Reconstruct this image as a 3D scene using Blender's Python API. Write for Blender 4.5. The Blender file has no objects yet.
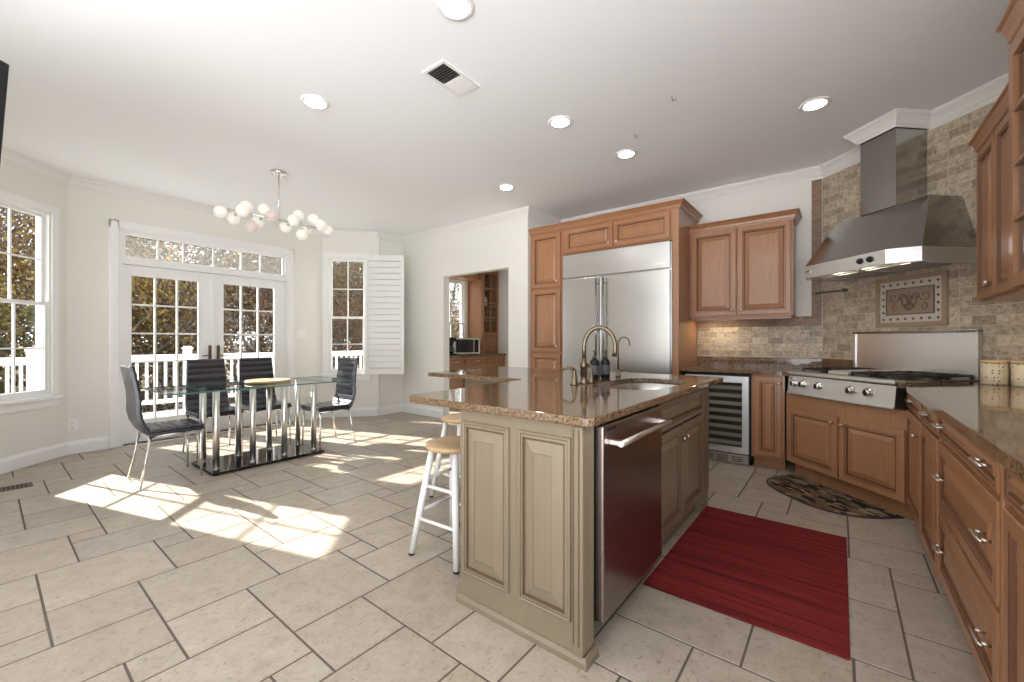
import bpy, bmesh, math, random
from mathutils import Vector, Matrix
random.seed(7)
S = bpy.context.scene
COL = S.collection
PI = math.pi
R = math.radians

# ------------------------------------------------------------ camera, world, sun, exposure
CAM_H = 1.185
FPX = 417.0
YAW = math.atan((840 - 512) / FPX)
cam_d = bpy.data.cameras.new('camera')
cam = bpy.data.objects.new('camera', cam_d)
COL.objects.link(cam)
cam_d.sensor_width = 36.0
cam_d.lens = FPX / 1024 * 36.0
cam_d.clip_start = 0.02
cam.location = (0, 0, CAM_H)
cam.rotation_euler = (PI / 2, 0, YAW)
S.camera = cam

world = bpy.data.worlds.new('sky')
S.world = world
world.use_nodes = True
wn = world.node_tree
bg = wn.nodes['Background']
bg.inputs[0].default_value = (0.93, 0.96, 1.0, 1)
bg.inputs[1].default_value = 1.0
# sky above the horizon, below it a brighter glow added to light the ceiling
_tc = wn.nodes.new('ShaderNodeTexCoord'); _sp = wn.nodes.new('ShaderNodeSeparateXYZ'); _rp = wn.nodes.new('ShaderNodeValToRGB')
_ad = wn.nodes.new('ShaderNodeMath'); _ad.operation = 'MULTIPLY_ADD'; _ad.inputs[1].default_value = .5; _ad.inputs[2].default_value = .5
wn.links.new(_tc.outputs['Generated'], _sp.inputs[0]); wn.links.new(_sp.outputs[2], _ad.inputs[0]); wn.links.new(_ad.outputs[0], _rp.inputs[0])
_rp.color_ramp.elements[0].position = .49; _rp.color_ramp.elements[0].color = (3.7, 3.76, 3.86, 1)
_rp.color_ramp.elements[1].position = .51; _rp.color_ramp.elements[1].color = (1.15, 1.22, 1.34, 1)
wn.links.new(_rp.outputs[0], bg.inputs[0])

sun_d = bpy.data.lights.new('sun', 'SUN')
sun_d.energy = 11.0
sun_d.angle = R(0.6)
sun_d.color = (1.0, 0.95, 0.88)
sun = bpy.data.objects.new('sun', sun_d)
COL.objects.link(sun)
_el = R(32.2)
sun.rotation_euler = Vector((0.951 * math.cos(_el), 0.309 * math.cos(_el), -math.sin(_el))).to_track_quat('-Z', 'Y').to_euler()
sun.location = (-15, -5, 10)

S.view_settings.view_transform = 'Standard'
S.view_settings.look = 'None'
S.view_settings.gamma = 1
S.view_settings.use_curve_mapping = False
S.view_settings.exposure = 0.84
cy = S.cycles
cy.use_denoising = True
cy.max_bounces = 10
cy.diffuse_bounces = 6
cy.glossy_bounces = 5
cy.transparent_max_bounces = 24
cy.transmission_bounces = 6
cy.sample_clamp_indirect = 6.0
cy.caustics_reflective = False
cy.caustics_refractive = False
DOWNLIGHT = 24.0

CEIL = 2.90

# ------------------------------------------------------------ materials
def mat(name, col=(.8, .8, .8), rough=.5, metal=0.0, coat=0.0, spec=.5, emit=None, estr=0.0):
    m = bpy.data.materials.new(name)
    m.use_nodes = True
    b = m.node_tree.nodes['Principled BSDF']
    b.inputs['Base Color'].default_value = (*col, 1)
    b.inputs['Roughness'].default_value = rough
    b.inputs['Metallic'].default_value = metal
    b.inputs['Coat Weight'].default_value = coat
    b.inputs['Coat Roughness'].default_value = .08
    b.inputs['Specular IOR Level'].default_value = spec
    if emit:
        b.inputs['Emission Color'].default_value = (*emit, 1)
        b.inputs['Emission Strength'].default_value = estr
    return m

def nd(m, typ, **kw):
    n = m.node_tree.nodes.new(typ)
    for k, v in kw.items():
        setattr(n, k, v)
    return n

def lk(m, a, b):
    m.node_tree.links.new(a, b)

def bsdf(m):
    return m.node_tree.nodes['Principled BSDF']

def coords(m, scale=(1, 1, 1), kind='Object'):
    tc = nd(m, 'ShaderNodeTexCoord')
    mp = nd(m, 'ShaderNodeMapping')
    mp.inputs['Scale'].default_value = scale
    lk(m, tc.outputs[kind], mp.inputs['Vector'])
    return mp.outputs['Vector']

def ramp(m, fac, stops, interp='LINEAR'):
    r = nd(m, 'ShaderNodeValToRGB')
    r.color_ramp.interpolation = interp
    el = r.color_ramp.elements
    while len(el) < len(stops):
        el.new(0.5)
    for e, (p, c) in zip(el, stops):
        e.position = p
        e.color = (*c, 1)
    lk(m, fac, r.inputs['Fac'])
    return r.outputs['Color']

def noise(m, vec, scale, detail=3, rough=.5, dist=0.0):
    n = nd(m, 'ShaderNodeTexNoise')
    n.inputs['Scale'].default_value = scale
    n.inputs['Detail'].default_value = detail
    n.inputs['Roughness'].default_value = rough
    n.inputs['Distortion'].default_value = dist
    lk(m, vec, n.inputs['Vector'])
    return n.outputs['Fac']

def bump(m, height, strength=.2, dist=.002):
    b = nd(m, 'ShaderNodeBump')
    b.inputs['Strength'].default_value = strength
    b.inputs['Distance'].default_value = dist
    lk(m, height, b.inputs['Height'])
    lk(m, b.outputs['Normal'], bsdf(m).inputs['Normal'])

def mixc(m, fac, a, b, mode='MIX'):
    n = nd(m, 'ShaderNodeMix', data_type='RGBA', blend_type=mode)
    for s, v in ((0, fac), (6, a), (7, b)):
        if hasattr(v, 'links'):
            lk(m, v, n.inputs[s])
        elif isinstance(v, (int, float)):
            n.inputs[s].default_value = v
        else:
            n.inputs[s].default_value = (*v, 1)
    return n.outputs[2]

def wood(name, c1, c2, rough=.35, coat=.3):
    m = mat(name, c1, rough, coat=coat)
    v = coords(m, (14, 14, 1.2))
    f = noise(m, v, 3.0, 5, .6, .4)
    v2 = coords(m, (1, 1, 1))
    f2 = noise(m, v2, 2.2, 2, .5)
    a = ramp(m, f, [(.3, c1), (.7, c2)])
    out = mixc(m, f2, a, tuple(x * .86 for x in c1))
    lk(m, out, bsdf(m).inputs['Base Color'])
    return m

M = {}
M['wood'] = wood('maple cinnamon', (.365, .165, .074), (.475, .242, .116))
M['wood_side'] = wood('maple cinnamon plain', (.36, .15, .068), (.42, .19, .09))
M['glaze'] = mat('dark glaze', (.13, .05, .025), .4)
M['cream'] = wood('cream painted wood', (.235, .185, .12), (.27, .215, .142), .4, .15)
M['cream_glaze'] = mat('brown glaze on cream', (.12, .075, .04), .5)
M['wall'] = mat('wall paint', (.79, .78, .725), .7)
M['ceiling'] = mat('ceiling paint', (.92, .94, .965), .8)
M['white'] = mat('white trim paint', (.86, .86, .85), .35)
M['white_gloss'] = mat('white enamel', (.88, .87, .85), .25)
M['crown'] = mat('crown paint', (.80, .79, .76), .5)
M['black'] = mat('black plastic', (.012, .012, .013), .35, spec=.3)
M['bar'] = mat('dark steel bar', (.36, .35, .34), .25, 1.0)
M['dark'] = mat('dark cavity', (.02, .017, .015), .7)
M['iron'] = mat('cast iron', (.02, .02, .022), .45)
M['chrome'] = mat('chrome', (.82, .81, .79), .16, 1.0)
M['nickel'] = mat('brushed nickel', (.62, .58, .52), .28, 1.0)
M['bronze'] = mat('antique bronze', (.21, .16, .11), .3, 1.0)
M['blackgloss'] = mat('black glass', (.01, .01, .012), .06, coat=.5)
M['grout'] = mat('grout', (.13, .10, .078), .9)
M['paper'] = mat('paper', (.85, .84, .82), .8)
M['bulb_on'] = mat('lit frosted globe', (.66, .63, .57), .4, emit=(1, .94, .84), estr=.20)
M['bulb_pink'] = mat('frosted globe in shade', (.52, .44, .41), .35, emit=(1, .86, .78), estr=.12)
M['downlight'] = mat('downlight lens', (1, 1, 1), .5, emit=(1, .96, .90), estr=DOWNLIGHT)
M['lamp_warm'] = mat('warm lamp', (1, 1, 1), .5, emit=(1, .82, .55), estr=14.0)
M['hoodlamp'] = mat('hood lamp', (1, 1, 1), .5, emit=(1, .86, .65), estr=5.0)
M['deck'] = mat('deck boards', (.55, .53, .51), .7)
M['soil'] = mat('leaf litter', (.16, .11, .07), .95)
M['bark'] = mat('bark', (.12, .095, .075), .9)

def steel(name, col=(.68, .67, .655), rough=.24, stretch=(1, 1, 60)):
    m = mat(name, col, rough, 1.0)
    f = noise(m, coords(m, stretch), 8, 3)
    r = nd(m, 'ShaderNodeMapRange')
    r.inputs[3].default_value = rough - .02
    r.inputs[4].default_value = rough + .03
    lk(m, f, r.inputs[0])
    lk(m, r.outputs[0], bsdf(m).inputs['Roughness'])
    return m
M['steel'] = steel('stainless steel')
M['steel_tube'] = mat('satin steel tube', (.80, .77, .73), .30, 1.0)
M['steel_bright'] = steel('stainless control panel', (.78, .77, .76), .36)
M['steel_hood'] = steel('stainless hood', (.44, .43, .415), .17)
M['steel_dw'] = steel('stainless dishwasher', (.34, .29, .27), .30)
M['grille'] = mat('steel grille', (.3, .3, .3), .4, 1.0)

def granite():
    m = mat('brown speckled granite', (.3, .2, .13), .05, coat=0, spec=.45)
    v = coords(m)
    f1 = noise(m, v, 90, 6, .75, .3)
    c = ramp(m, f1, [(.34, (.018, .012, .008)), (.43, (.08, .045, .024)), (.50, (.18, .11, .06)), (.57, (.30, .21, .125)), (.63, (.15, .09, .05)), (.72, (.05, .03, .018))])
    vo = nd(m, 'ShaderNodeTexVoronoi')
    vo.inputs['Scale'].default_value = 110
    lk(m, v, vo.inputs['Vector'])
    sp = ramp(m, vo.outputs['Distance'], [(.12, (0, 0, 0)), (.3, (1, 1, 1))])
    f3 = noise(m, v, 70, 2)
    mask = ramp(m, f3, [(.48, (0, 0, 0)), (.6, (1, 1, 1))])
    c2 = mixc(m, mask, c, mixc(m, sp, (.03, .02, .017), c))
    lk(m, c2, bsdf(m).inputs['Base Color'])
    return m
M['granite'] = granite()

def tile_mat():
    m = mat('travertine floor tile', (.55, .47, .38), .42)
    at = nd(m, 'ShaderNodeAttribute', attribute_name='tint')
    v = coords(m)
    f = noise(m, v, 9, 6, .75, .3)
    c = ramp(m, f, [(.25, (.36, .298, .228)), (.5, (.445, .378, .302)), (.75, (.52, .455, .375))])
    pits = noise(m, coords(m, (1.6, 1, 1)), 34, 6, .8, .8)
    pm = ramp(m, pits, [(.56, (1, 1, 1)), (.60, (.78, .72, .66)), (.68, (.55, .48, .41))])
    c = mixc(m, 1.0, c, pm, 'MULTIPLY')
    c = mixc(m, 1.0, c, at.outputs['Color'], 'MULTIPLY')
    lk(m, c, bsdf(m).inputs['Base Color'])
    bump(m, pits, .25, .002)
    return m
M['tile'] = tile_mat()

def brick_mat(name, c1, c2, cm, w=.15, h=.075, offset=.5, mort=.003):
    m = mat(name, c1, .5)
    v = coords(m)
    # local x runs along the wall, z up -> use (x, z)
    sep = nd(m, 'ShaderNodeSeparateXYZ'); lk(m, v, sep.inputs[0])
    cmb = nd(m, 'ShaderNodeCombineXYZ')
    lk(m, sep.outputs[0], cmb.inputs[0]); lk(m, sep.outputs[2], cmb.inputs[1])
    b = nd(m, 'ShaderNodeTexBrick')
    b.offset = offset
    b.inputs['Scale'].default_value = 1
    b.inputs['Brick Width'].default_value = w
    b.inputs['Row Height'].default_value = h
    b.inputs['Mortar Size'].default_value = mort
    b.inputs['Mortar Smooth'].default_value = .4
    b.inputs['Color1'].default_value = (0, 0, 0, 1)
    b.inputs['Color2'].default_value = (1, 1, 1, 1)
    b.inputs['Mortar'].default_value = (.5, .5, .5, 1)
    lk(m, cmb.outputs[0], b.inputs['Vector'])
    f = noise(m, v, 38, 5, .7, .5)
    base = ramp(m, f, [(.36, c1), (.62, c2)])
    tint = ramp(m, b.outputs['Color'], [(0, (.68, .65, .61)), (1, (1.2, 1.19, 1.17))])
    base = mixc(m, 1.0, base, tint, 'MULTIPLY')
    out = mixc(m, b.outputs['Fac'], base, cm)
    lk(m, out, bsdf(m).inputs['Base Color'])
    bump(m, mixc(m, b.outputs['Fac'], f, (0, 0, 0)), .4, .003)
    return m
M['stone'] = brick_mat('tumbled travertine bricks', (.34, .265, .185), (.60, .52, .41), (.56, .49, .40), .14, .068)
M['stone_dark'] = brick_mat('noce border tile', (.20, .12, .07), (.31, .20, .125), (.33, .24, .16), .20, .20, 0)

def glass(name, tint=(1, 1, 1), extra=0.04):
    m = bpy.data.materials.new(name)
    m.use_nodes = True
    nt = m.node_tree
    nt.nodes.remove(nt.nodes['Principled BSDF'])
    out = nt.nodes['Material Output']
    tr = nd(m, 'ShaderNodeBsdfTransparent'); tr.inputs[0].default_value = (*tint, 1)
    gl = nd(m, 'ShaderNodeBsdfGlossy'); gl.inputs['Roughness'].default_value = .02
    lw = nd(m, 'ShaderNodeLayerWeight'); lw.inputs['Blend'].default_value = .5
    pw = nd(m, 'ShaderNodeMath', operation='POWER'); pw.inputs[1].default_value = 5.0
    fr = nd(m, 'ShaderNodeMath', operation='MULTIPLY_ADD'); fr.inputs[1].default_value = .9; fr.inputs[2].default_value = .03
    lk(m, lw.outputs['Facing'], pw.inputs[0]); lk(m, pw.outputs[0], fr.inputs[0])
    mx = nd(m, 'ShaderNodeMixShader')
    lk(m, fr.outputs[0], mx.inputs[0]); lk(m, tr.outputs[0], mx.inputs[1]); lk(m, gl.outputs[0], mx.inputs[2])
    lk(m, mx.outputs[0], out.inputs[0])
    return m
M['glass'] = glass('window glass', (.96, .97, .97))
def glare_veil():  # milky mix puts a veil of glare into the transom pane
    m = glass('hazy transom glass', (.96, .97, .97))
    nt = m.node_tree
    out = nt.nodes['Material Output']
    prev = out.inputs[0].links[0].from_socket
    tl = nd(m, 'ShaderNodeBsdfTranslucent'); tl.inputs[0].default_value = (.9, .93, .92, 1)
    mx = nd(m, 'ShaderNodeMixShader'); mx.inputs[0].default_value = .025
    lk(m, prev, mx.inputs[1]); lk(m, tl.outputs[0], mx.inputs[2]); lk(m, mx.outputs[0], out.inputs[0])
    return m
M['glass_glare'] = glare_veil()
M['table_glass'] = glass('table glass', (.93, .97, .965))
M['glass_edge'] = mat('green glass edge', (.09, .20, .195), .1, coat=.5)

def leather():
    m = mat('black ribbed leather', (.012, .012, .021), .27, spec=.9)
    f = noise(m, coords(m), 180, 3)
    bump(m, f, .15, .001)
    return m
M['leather'] = leather()

def rug_mat():
    m = mat('red striped rug', (.2, .02, .02), .95, spec=.1)
    v = coords(m, (.8, 26, 1))
    f = noise(m, v, 1.3, 3, .75)
    f2 = noise(m, coords(m, (90, 300, 1)), 1, 2)
    c = ramp(m, f, [(.38, (.045, .008, .010)), (.46, (.15, .016, .017)), (.60, (.235, .026, .024))])
    c = mixc(m, .35, c, ramp(m, f2, [(.3, (.06, .01, .01)), (.7, (.36, .05, .045))]))
    lk(m, c, bsdf(m).inputs['Base Color'])
    bump(m, f2, .6, .004)
    return m
M['rug'] = rug_mat()

def mat_mat():
    m = mat('leaf patterned mat', (.2, .15, .1), .9, spec=.1)
    v = coords(m)
    vo = nd(m, 'ShaderNodeTexVoronoi')
    vo.inputs['Scale'].default_value = 13
    f = noise(m, v, 5, 2, .5, 1.0)
    mp = nd(m, 'ShaderNodeMapping'); mp.inputs['Scale'].default_value = (1, 2.4, 1); mp.inputs['Rotation'].default_value = (0, 0, .5)
    lk(m, v, mp.inputs['Vector']); lk(m, mp.outputs[0], vo.inputs['Vector'])
    c = ramp(m, nd_sep(m, vo.outputs['Color']), [(.0, (.03, .018, .022)), (.22, (.17, .11, .065)), (.42, (.10, .085, .05)), (.58, (.30, .235, .16)), (.74, (.04, .022, .03)), (.86, (.22, .16, .09))], 'CONSTANT')
    lk(m, c, bsdf(m).inputs['Base Color'])
    return m
def nd_sep(m, c):
    s = nd(m, 'ShaderNodeSeparateColor'); lk(m, c, s.inputs[0]); return s.outputs[0]
M['mat'] = mat_mat()
M['mat_edge'] = mat('mat binding', (.035, .025, .03), .9)
M['seat_wood'] = wood('light seat wood', (.56, .36, .18), (.64, .44, .24), .35, .2)
M['board'] = wood('pale board wood', (.66, .48, .25), (.72, .55, .32), .45, .1)
M['relief'] = mat('brown relief tile', (.30, .215, .155), .5)
M['relief_dark'] = mat('dark relief scroll', (.15, .10, .07), .5)
M['mosaic'] = mat('cream mosaic tile', (.58, .52, .43), .45)
M['frame_tile'] = mat('travertine frame tile', (.36, .26, .17), .5)
M['canister'] = mat('cream canister', (.66, .58, .42), .4)
_vo = nd(M['canister'], 'ShaderNodeTexVoronoi'); _vo.inputs['Scale'].default_value = 46; _vo.inputs['Randomness'].default_value = .35
lk(M['canister'], coords(M['canister']), _vo.inputs['Vector'])
lk(M['canister'], ramp(M['canister'], _vo.outputs['Distance'], [(.20, (.16, .10, .05)), (.26, (.62, .55, .40))]), bsdf(M['canister']).inputs['Base Color'])
M['label'] = mat('bottle label', (.10, .10, .10), .5)
M['switch'] = mat('beige switch plate', (.55, .47, .36), .4)
M['shelf_wood'] = mat('pale shelf front', (.23, .19, .14), .5)
M['brown_metal'] = mat('brown register', (.12, .085, .06), .5, .3)

def leaf(name, cols):
    m = mat(name, cols[0], .8)
    oi = nd(m, 'ShaderNodeAttribute', attribute_name='tint')
    c = ramp(m, nd_sep(m, oi.outputs['Color']), [(i / max(1, len(cols) - 1), c) for i, c in enumerate(cols)])
    lk(m, c, bsdf(m).inputs['Base Color'])
    b = bsdf(m)
    b.inputs['Specular IOR Level'].default_value = .1
    return m
M['leaf_gold'] = leaf('golden leaves', [(.13, .085, .028), (.34, .23, .06), (.24, .17, .07), (.09, .085, .045)])
M['leaf_rust'] = leaf('rust leaves', [(.12, .066, .035), (.20, .115, .06), (.085, .07, .045), (.13, .08, .05)])
M['leaf_green'] = leaf('olive leaves', [(.065, .075, .028), (.13, .13, .045), (.20, .16, .055), (.05, .05, .024)])
M['leaf_grey'] = leaf('grey brown leaves', [(.12, .095, .07), (.20, .145, .10), (.14, .11, .09), (.08, .065, .05)])

# ------------------------------------------------------------ mesh helpers
class MB:
    def __init__(s):
        s.bm = bmesh.new()
    def face(s, vs, mi=0, smooth=False):
        try:
            f = s.bm.faces.new(vs)
        except ValueError:
            return None
        f.material_index = mi
        f.smooth = smooth
        return f
    def box(s, x0, x1, y0, y1, z0, z1, mi=0, bev=0.0):
        b = s.bm
        vs = [b.verts.new((x, y, z)) for x in (x0, x1) for y in (y0, y1) for z in (z0, z1)]
        fs = [s.face([vs[i] for i in q], mi) for q in ((0, 1, 3, 2), (4, 6, 7, 5), (0, 4, 5, 1), (2, 3, 7, 6), (0, 2, 6, 4), (1, 5, 7, 3))]
        if bev > 0:
            es = list({e for f in fs for e in f.edges})
            r = bmesh.ops.bevel(b, geom=es, offset=bev, segments=2, affect='EDGES', profile=.5)
            for f in r['faces']:
                f.material_index = mi
        return s
    def obox(s, c, size, rz=0, rx=0, mi=0, bev=0.0):
        n0 = len(s.bm.verts)
        s.box(-size[0] / 2, size[0] / 2, -size[1] / 2, size[1] / 2, -size[2] / 2, size[2] / 2, mi, bev)
        s.bm.verts.ensure_lookup_table()
        mt = Matrix.Translation(c) @ Matrix.Rotation(rz, 4, 'Z') @ Matrix.Rotation(rx, 4, 'X')
        for v in s.bm.verts[n0:]:
            v.co = mt @ v.co
        return s
    def tube(s, pts, r, seg=12, mi=0, cap=True):
        pts = [Vector(p) for p in pts]
        rs = r if isinstance(r, (list, tuple)) else [r] * len(pts)
        rings = []
        up = None
        for i, p in enumerate(pts):
            d = (pts[min(i + 1, len(pts) - 1)] - pts[max(i - 1, 0)]).normalized()
            if up is None:
                up = Vector((0, 0, 1)) if abs(d.z) < .9 else Vector((1, 0, 0))
            a = d.cross(up)
            if a.length < 1e-4:
                a = d.cross(Vector((0, 1, 0)))
            a.normalize()
            b2 = a.cross(d).normalized()
            up = b2
            rings.append([s.bm.verts.new(p + (a * math.cos(t) + b2 * math.sin(t)) * rs[i]) for t in (2 * PI * k / seg for k in range(seg))])
        for i in range(len(rings) - 1):
            for k in range(seg):
                s.face([rings[i][k], rings[i][(k + 1) % seg], rings[i + 1][(k + 1) % seg], rings[i + 1][k]], mi, True)
        if cap:
            s.face(rings[0][::-1], mi); s.face(rings[-1], mi)
        return s
    def lathe(s, c, prof, seg=24, mi=0, axis='Z'):
        rings = []
        for r, z in prof:
            ring = []
            for k in range(seg):
                t = 2 * PI * k / seg
                p = (r * math.cos(t), r * math.sin(t), z)
                if axis == 'Y':
                    p = (p[0], -p[2], p[1])
                elif axis == 'X':
                    p = (p[2], p[0], p[1])
                ring.append(s.bm.verts.new(Vector(c) + Vector(p)))
            rings.append(ring)
        for i in range(len(rings) - 1):
            for k in range(seg):
                s.face([rings[i][k], rings[i][(k + 1) % seg], rings[i + 1][(k + 1) % seg], rings[i + 1][k]], mi, True)
        s.face(rings[0][::-1], mi); s.face(rings[-1], mi)
        return s
    def prism(s, poly, z0, z1, mi=0, mi_side=None, bev=0.0):
        b = s.bm
        lo = [b.verts.new((x, y, z0)) for x, y in poly]
        hi = [b.verts.new((x, y, z1)) for x, y in poly]
        s.face(lo[::-1], mi); s.face(hi, mi)
        n = len(poly)
        for i in range(n):
            s.face([lo[i], lo[(i + 1) % n], hi[(i + 1) % n], hi[i]], mi if mi_side is None else mi_side)
        return s
    def hexa(s, v8, mi=0):
        vs = [s.bm.verts.new(v) for v in v8]
        for q in ((3, 2, 1, 0), (4, 5, 6, 7), (0, 1, 5, 4), (1, 2, 6, 5), (2, 3, 7, 6), (3, 0, 4, 7)):
            s.face([vs[i] for i in q], mi)
        return s
    def sphere(s, c, r, seg=16, rings=10, mi=0, sc=(1, 1, 1)):
        prof = []
        g = []
        for i in range(1, rings):
            a = PI * i / rings
            g.append([s.bm.verts.new((c[0] + r * sc[0] * math.sin(a) * math.cos(2 * PI * k / seg), c[1] + r * sc[1] * math.sin(a) * math.sin(2 * PI * k / seg), c[2] - r * sc[2] * math.cos(a))) for k in range(seg)])
        b0 = s.bm.verts.new((c[0], c[1], c[2] - r * sc[2])); b1 = s.bm.verts.new((c[0], c[1], c[2] + r * sc[2]))
        for k in range(seg):
            s.face([b0, g[0][(k + 1) % seg], g[0][k]], mi, True)
            s.face([b1, g[-1][k], g[-1][(k + 1) % seg]], mi, True)
            for i in range(len(g) - 1):
                s.face([g[i][k], g[i][(k + 1) % seg], g[i + 1][(k + 1) % seg], g[i + 1][k]], mi, True)
        return s
    def panel(s, x0, x1, z0, z1, y=0.0, th=.02, fw=.055, raise_=True, mi=0, mg=1):
        """raised panel door; back at y, front at y-th"""
        w = min(x1 - x0, z1 - z0)
        fw = min(fw, w * .24)
        g = min(1.0, w / .3)
        rings = [(0, 0, mi), (0, -th, mi), (.004, -th - .002, mi), (fw - .012, -th - .002, mi), (fw - .008, -th + .002, mg), (fw, -th + .001, mi), (fw + .005, -th + .009, mg),
                 (fw + .012 * g, -th + .009, mg)]
        if raise_ and w > .1:
            rings += [(fw + .016 * g, -th + .008, mi), (fw + .045 * g, -th - .001, mi), (fw + .047 * g, -th + .0005, mg)]
        else:
            rings += [(fw + .02 * g, -th + .007, mi)]
        pr = None
        for ins, dy, mm in rings:
            vs = [s.bm.verts.new(p) for p in ((x0 + ins, y + dy, z0 + ins), (x1 - ins, y + dy, z0 + ins), (x1 - ins, y + dy, z1 - ins), (x0 + ins, y + dy, z1 - ins))]
            if pr is None:
                s.face(vs[::-1], mi)
            else:
                for i in range(4):
                    s.face([pr[i], pr[(i + 1) % 4], vs[(i + 1) % 4], vs[i]], mm)
            pr = vs
        s.face(pr, mi)
        return s
    def sweep(s, path, prof, closed=False, mi=0, capends=True):
        """sweep profile [(out, z)] along a 2D path; 'out' is to the right of travel"""
        n = len(path)
        P = [Vector(p) for p in path]
        rings = []
        for i in range(n):
            if closed or 0 < i < n - 1:
                d0 = (P[i] - P[i - 1]).normalized(); d1 = (P[(i + 1) % n] - P[i]).normalized()
            elif i == 0:
                d0 = d1 = (P[1] - P[0]).normalized()
            else:
                d0 = d1 = (P[i] - P[i - 1]).normalized()
            n0 = Vector((d0.y, -d0.x)); n1 = Vector((d1.y, -d1.x))
            mdir = (n0 + n1).normalized()
            k = 1 / max(.2, mdir.dot(n0))
            rings.append([s.bm.verts.new((P[i].x + mdir.x * o * k, P[i].y + mdir.y * o * k, z)) for o, z in prof])
        m_ = len(prof)
        for i in range(n if closed else n - 1):
            a, b2 = rings[i], rings[(i + 1) % n]
            for k in range(m_):
                s.face([a[k], b2[k], b2[(k + 1) % m_], a[(k + 1) % m_]], mi)
        if not closed and capends:
            s.face(rings[0], mi); s.face(rings[-1][::-1], mi)
        return s
    def build(s, name, mats, parent=None, loc=None, rz=None, smooth_angle=None):
        bmesh.ops.recalc_face_normals(s.bm, faces=s.bm.faces[:])
        me = bpy.data.meshes.new(name)
        s.bm.to_mesh(me); s.bm.free()
        for k in (mats if isinstance(mats, (list, tuple)) else [mats]):
            me.materials.append(M[k] if isinstance(k, str) else k)
        o = bpy.data.objects.new(name, me)
        COL.objects.link(o)
        if parent: o.parent = parent
        if loc: o.location = loc
        if rz is not None: o.rotation_euler = (0, 0, rz)
        return o

def empty(name, loc=(0, 0, 0), rz=0.0):
    o = bpy.data.objects.new(name, None)
    o.empty_display_size = .1
    COL.objects.link(o)
    o.location = loc; o.rotation_euler = (0, 0, rz)
    return o

def tag(o, label=None, cat=None, group=None, kind=None):
    if label: o['label'] = label
    if cat: o['category'] = cat
    if group: o['group'] = group
    if kind: o['kind'] = kind
    return o

def thing(name, label, cat, loc=(0, 0, 0), rz=0.0, group=None):
    return tag(empty(name, loc, rz), label, cat, group)

def struct(o):
    o['kind'] = 'structure'
    return o

KIDS = {}
def copy_tree(o, parent=None):
    c = o.copy(); COL.objects.link(c)
    if parent: c.parent = parent
    for ch in list(o.children):
        copy_tree(ch, c)
    return c

# ------------------------------------------------------------ room shell
UX, UY = .1625, .1535
TX0, TY0 = -1.26, .17
def build_floor():
    mb = MB()
    bm = mb.bm
    cl = bm.loops.layers.color.new('tint')
    X0, X1, Y0, Y1 = -6.33, 1.0, -2.3, 7.1
    tiles = []
    for a in range(-40, 41):
        for b in range(-12, 13):
            ox, oy = 3 * a + 10 * b, 2 * a
            for (x0, x1, y0, y1) in ((-12, -9, 0, 3), (-9, -7, 0, 2), (-7, -5, -1, 2), (-5, -4, 1, 2)):
                r = [TX0 + UX * (x0 + ox), TX0 + UX * (x1 + ox), TY0 + UY * (y0 + oy), TY0 + UY * (y1 + oy)]
                r = [max(r[0], X0), min(r[1], X1), max(r[2], Y0), min(r[3], Y1)]
                if r[1] - r[0] > .03 and r[3] - r[2] > .03:
                    tiles.append(r)
    g = .0042
    for r in tiles:
        t = random.uniform(.94, 1.04); w = random.uniform(-.002, .010)
        col = (min(1, t + w), min(1, t), min(1, t - w), 1)
        lo = [bm.verts.new(p) for p in ((r[0] + g, r[2] + g, -.002), (r[1] - g, r[2] + g, -.002), (r[1] - g, r[3] - g, -.002), (r[0] + g, r[3] - g, -.002))]
        e = g + .0012
        hi = [bm.verts.new(p) for p in ((r[0] + e, r[2] + e, 0), (r[1] - e, r[2] + e, 0), (r[1] - e, r[3] - e, 0), (r[0] + e, r[3] - e, 0))]
        fs = [mb.face(hi, 0)] + [mb.face([lo[i], lo[(i + 1) % 4], hi[(i + 1) % 4], hi[i]], 0) for i in range(4)]
        for f in fs:
            for l in f.loops: l[cl] = col
    mb.box(X0, X1, Y0, Y1, -.12, -.0015, 1)
    struct(mb.build('floor', ['tile', 'grout']))
build_floor()

struct(MB().box(-6.5, 1.12, -2.5, 7.25, CEIL, CEIL + .12).build('ceiling', 'ceiling'))

def wall(name, p0, p1, openings=(), t=.12, ext0=0, ext1=0, z1=CEIL, m='wall'):
    """p0->p1 with the room on the right of travel; local x along, y behind"""
    p0 = Vector(p0); p1 = Vector(p1); L = (p1 - p0).length
    ang = math.atan2(p1.y - p0.y, p1.x - p0.x)
    mb = MB()
    xs = sorted(openings)
    cur = -ext0
    for (a, b, z0, zt) in xs:
        mb.box(cur, a, 0, t, -.02, z1)
        if z0 > 0: mb.box(a, b, 0, t, -.02, z0)
        if zt < z1: mb.box(a, b, 0, t, zt, z1)
        cur = b
    mb.box(cur, L + ext1, 0, t, -.02, z1)
    return struct(mb.build(name, m, loc=(p0.x, p0.y, 0), rz=ang)), ang

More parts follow.
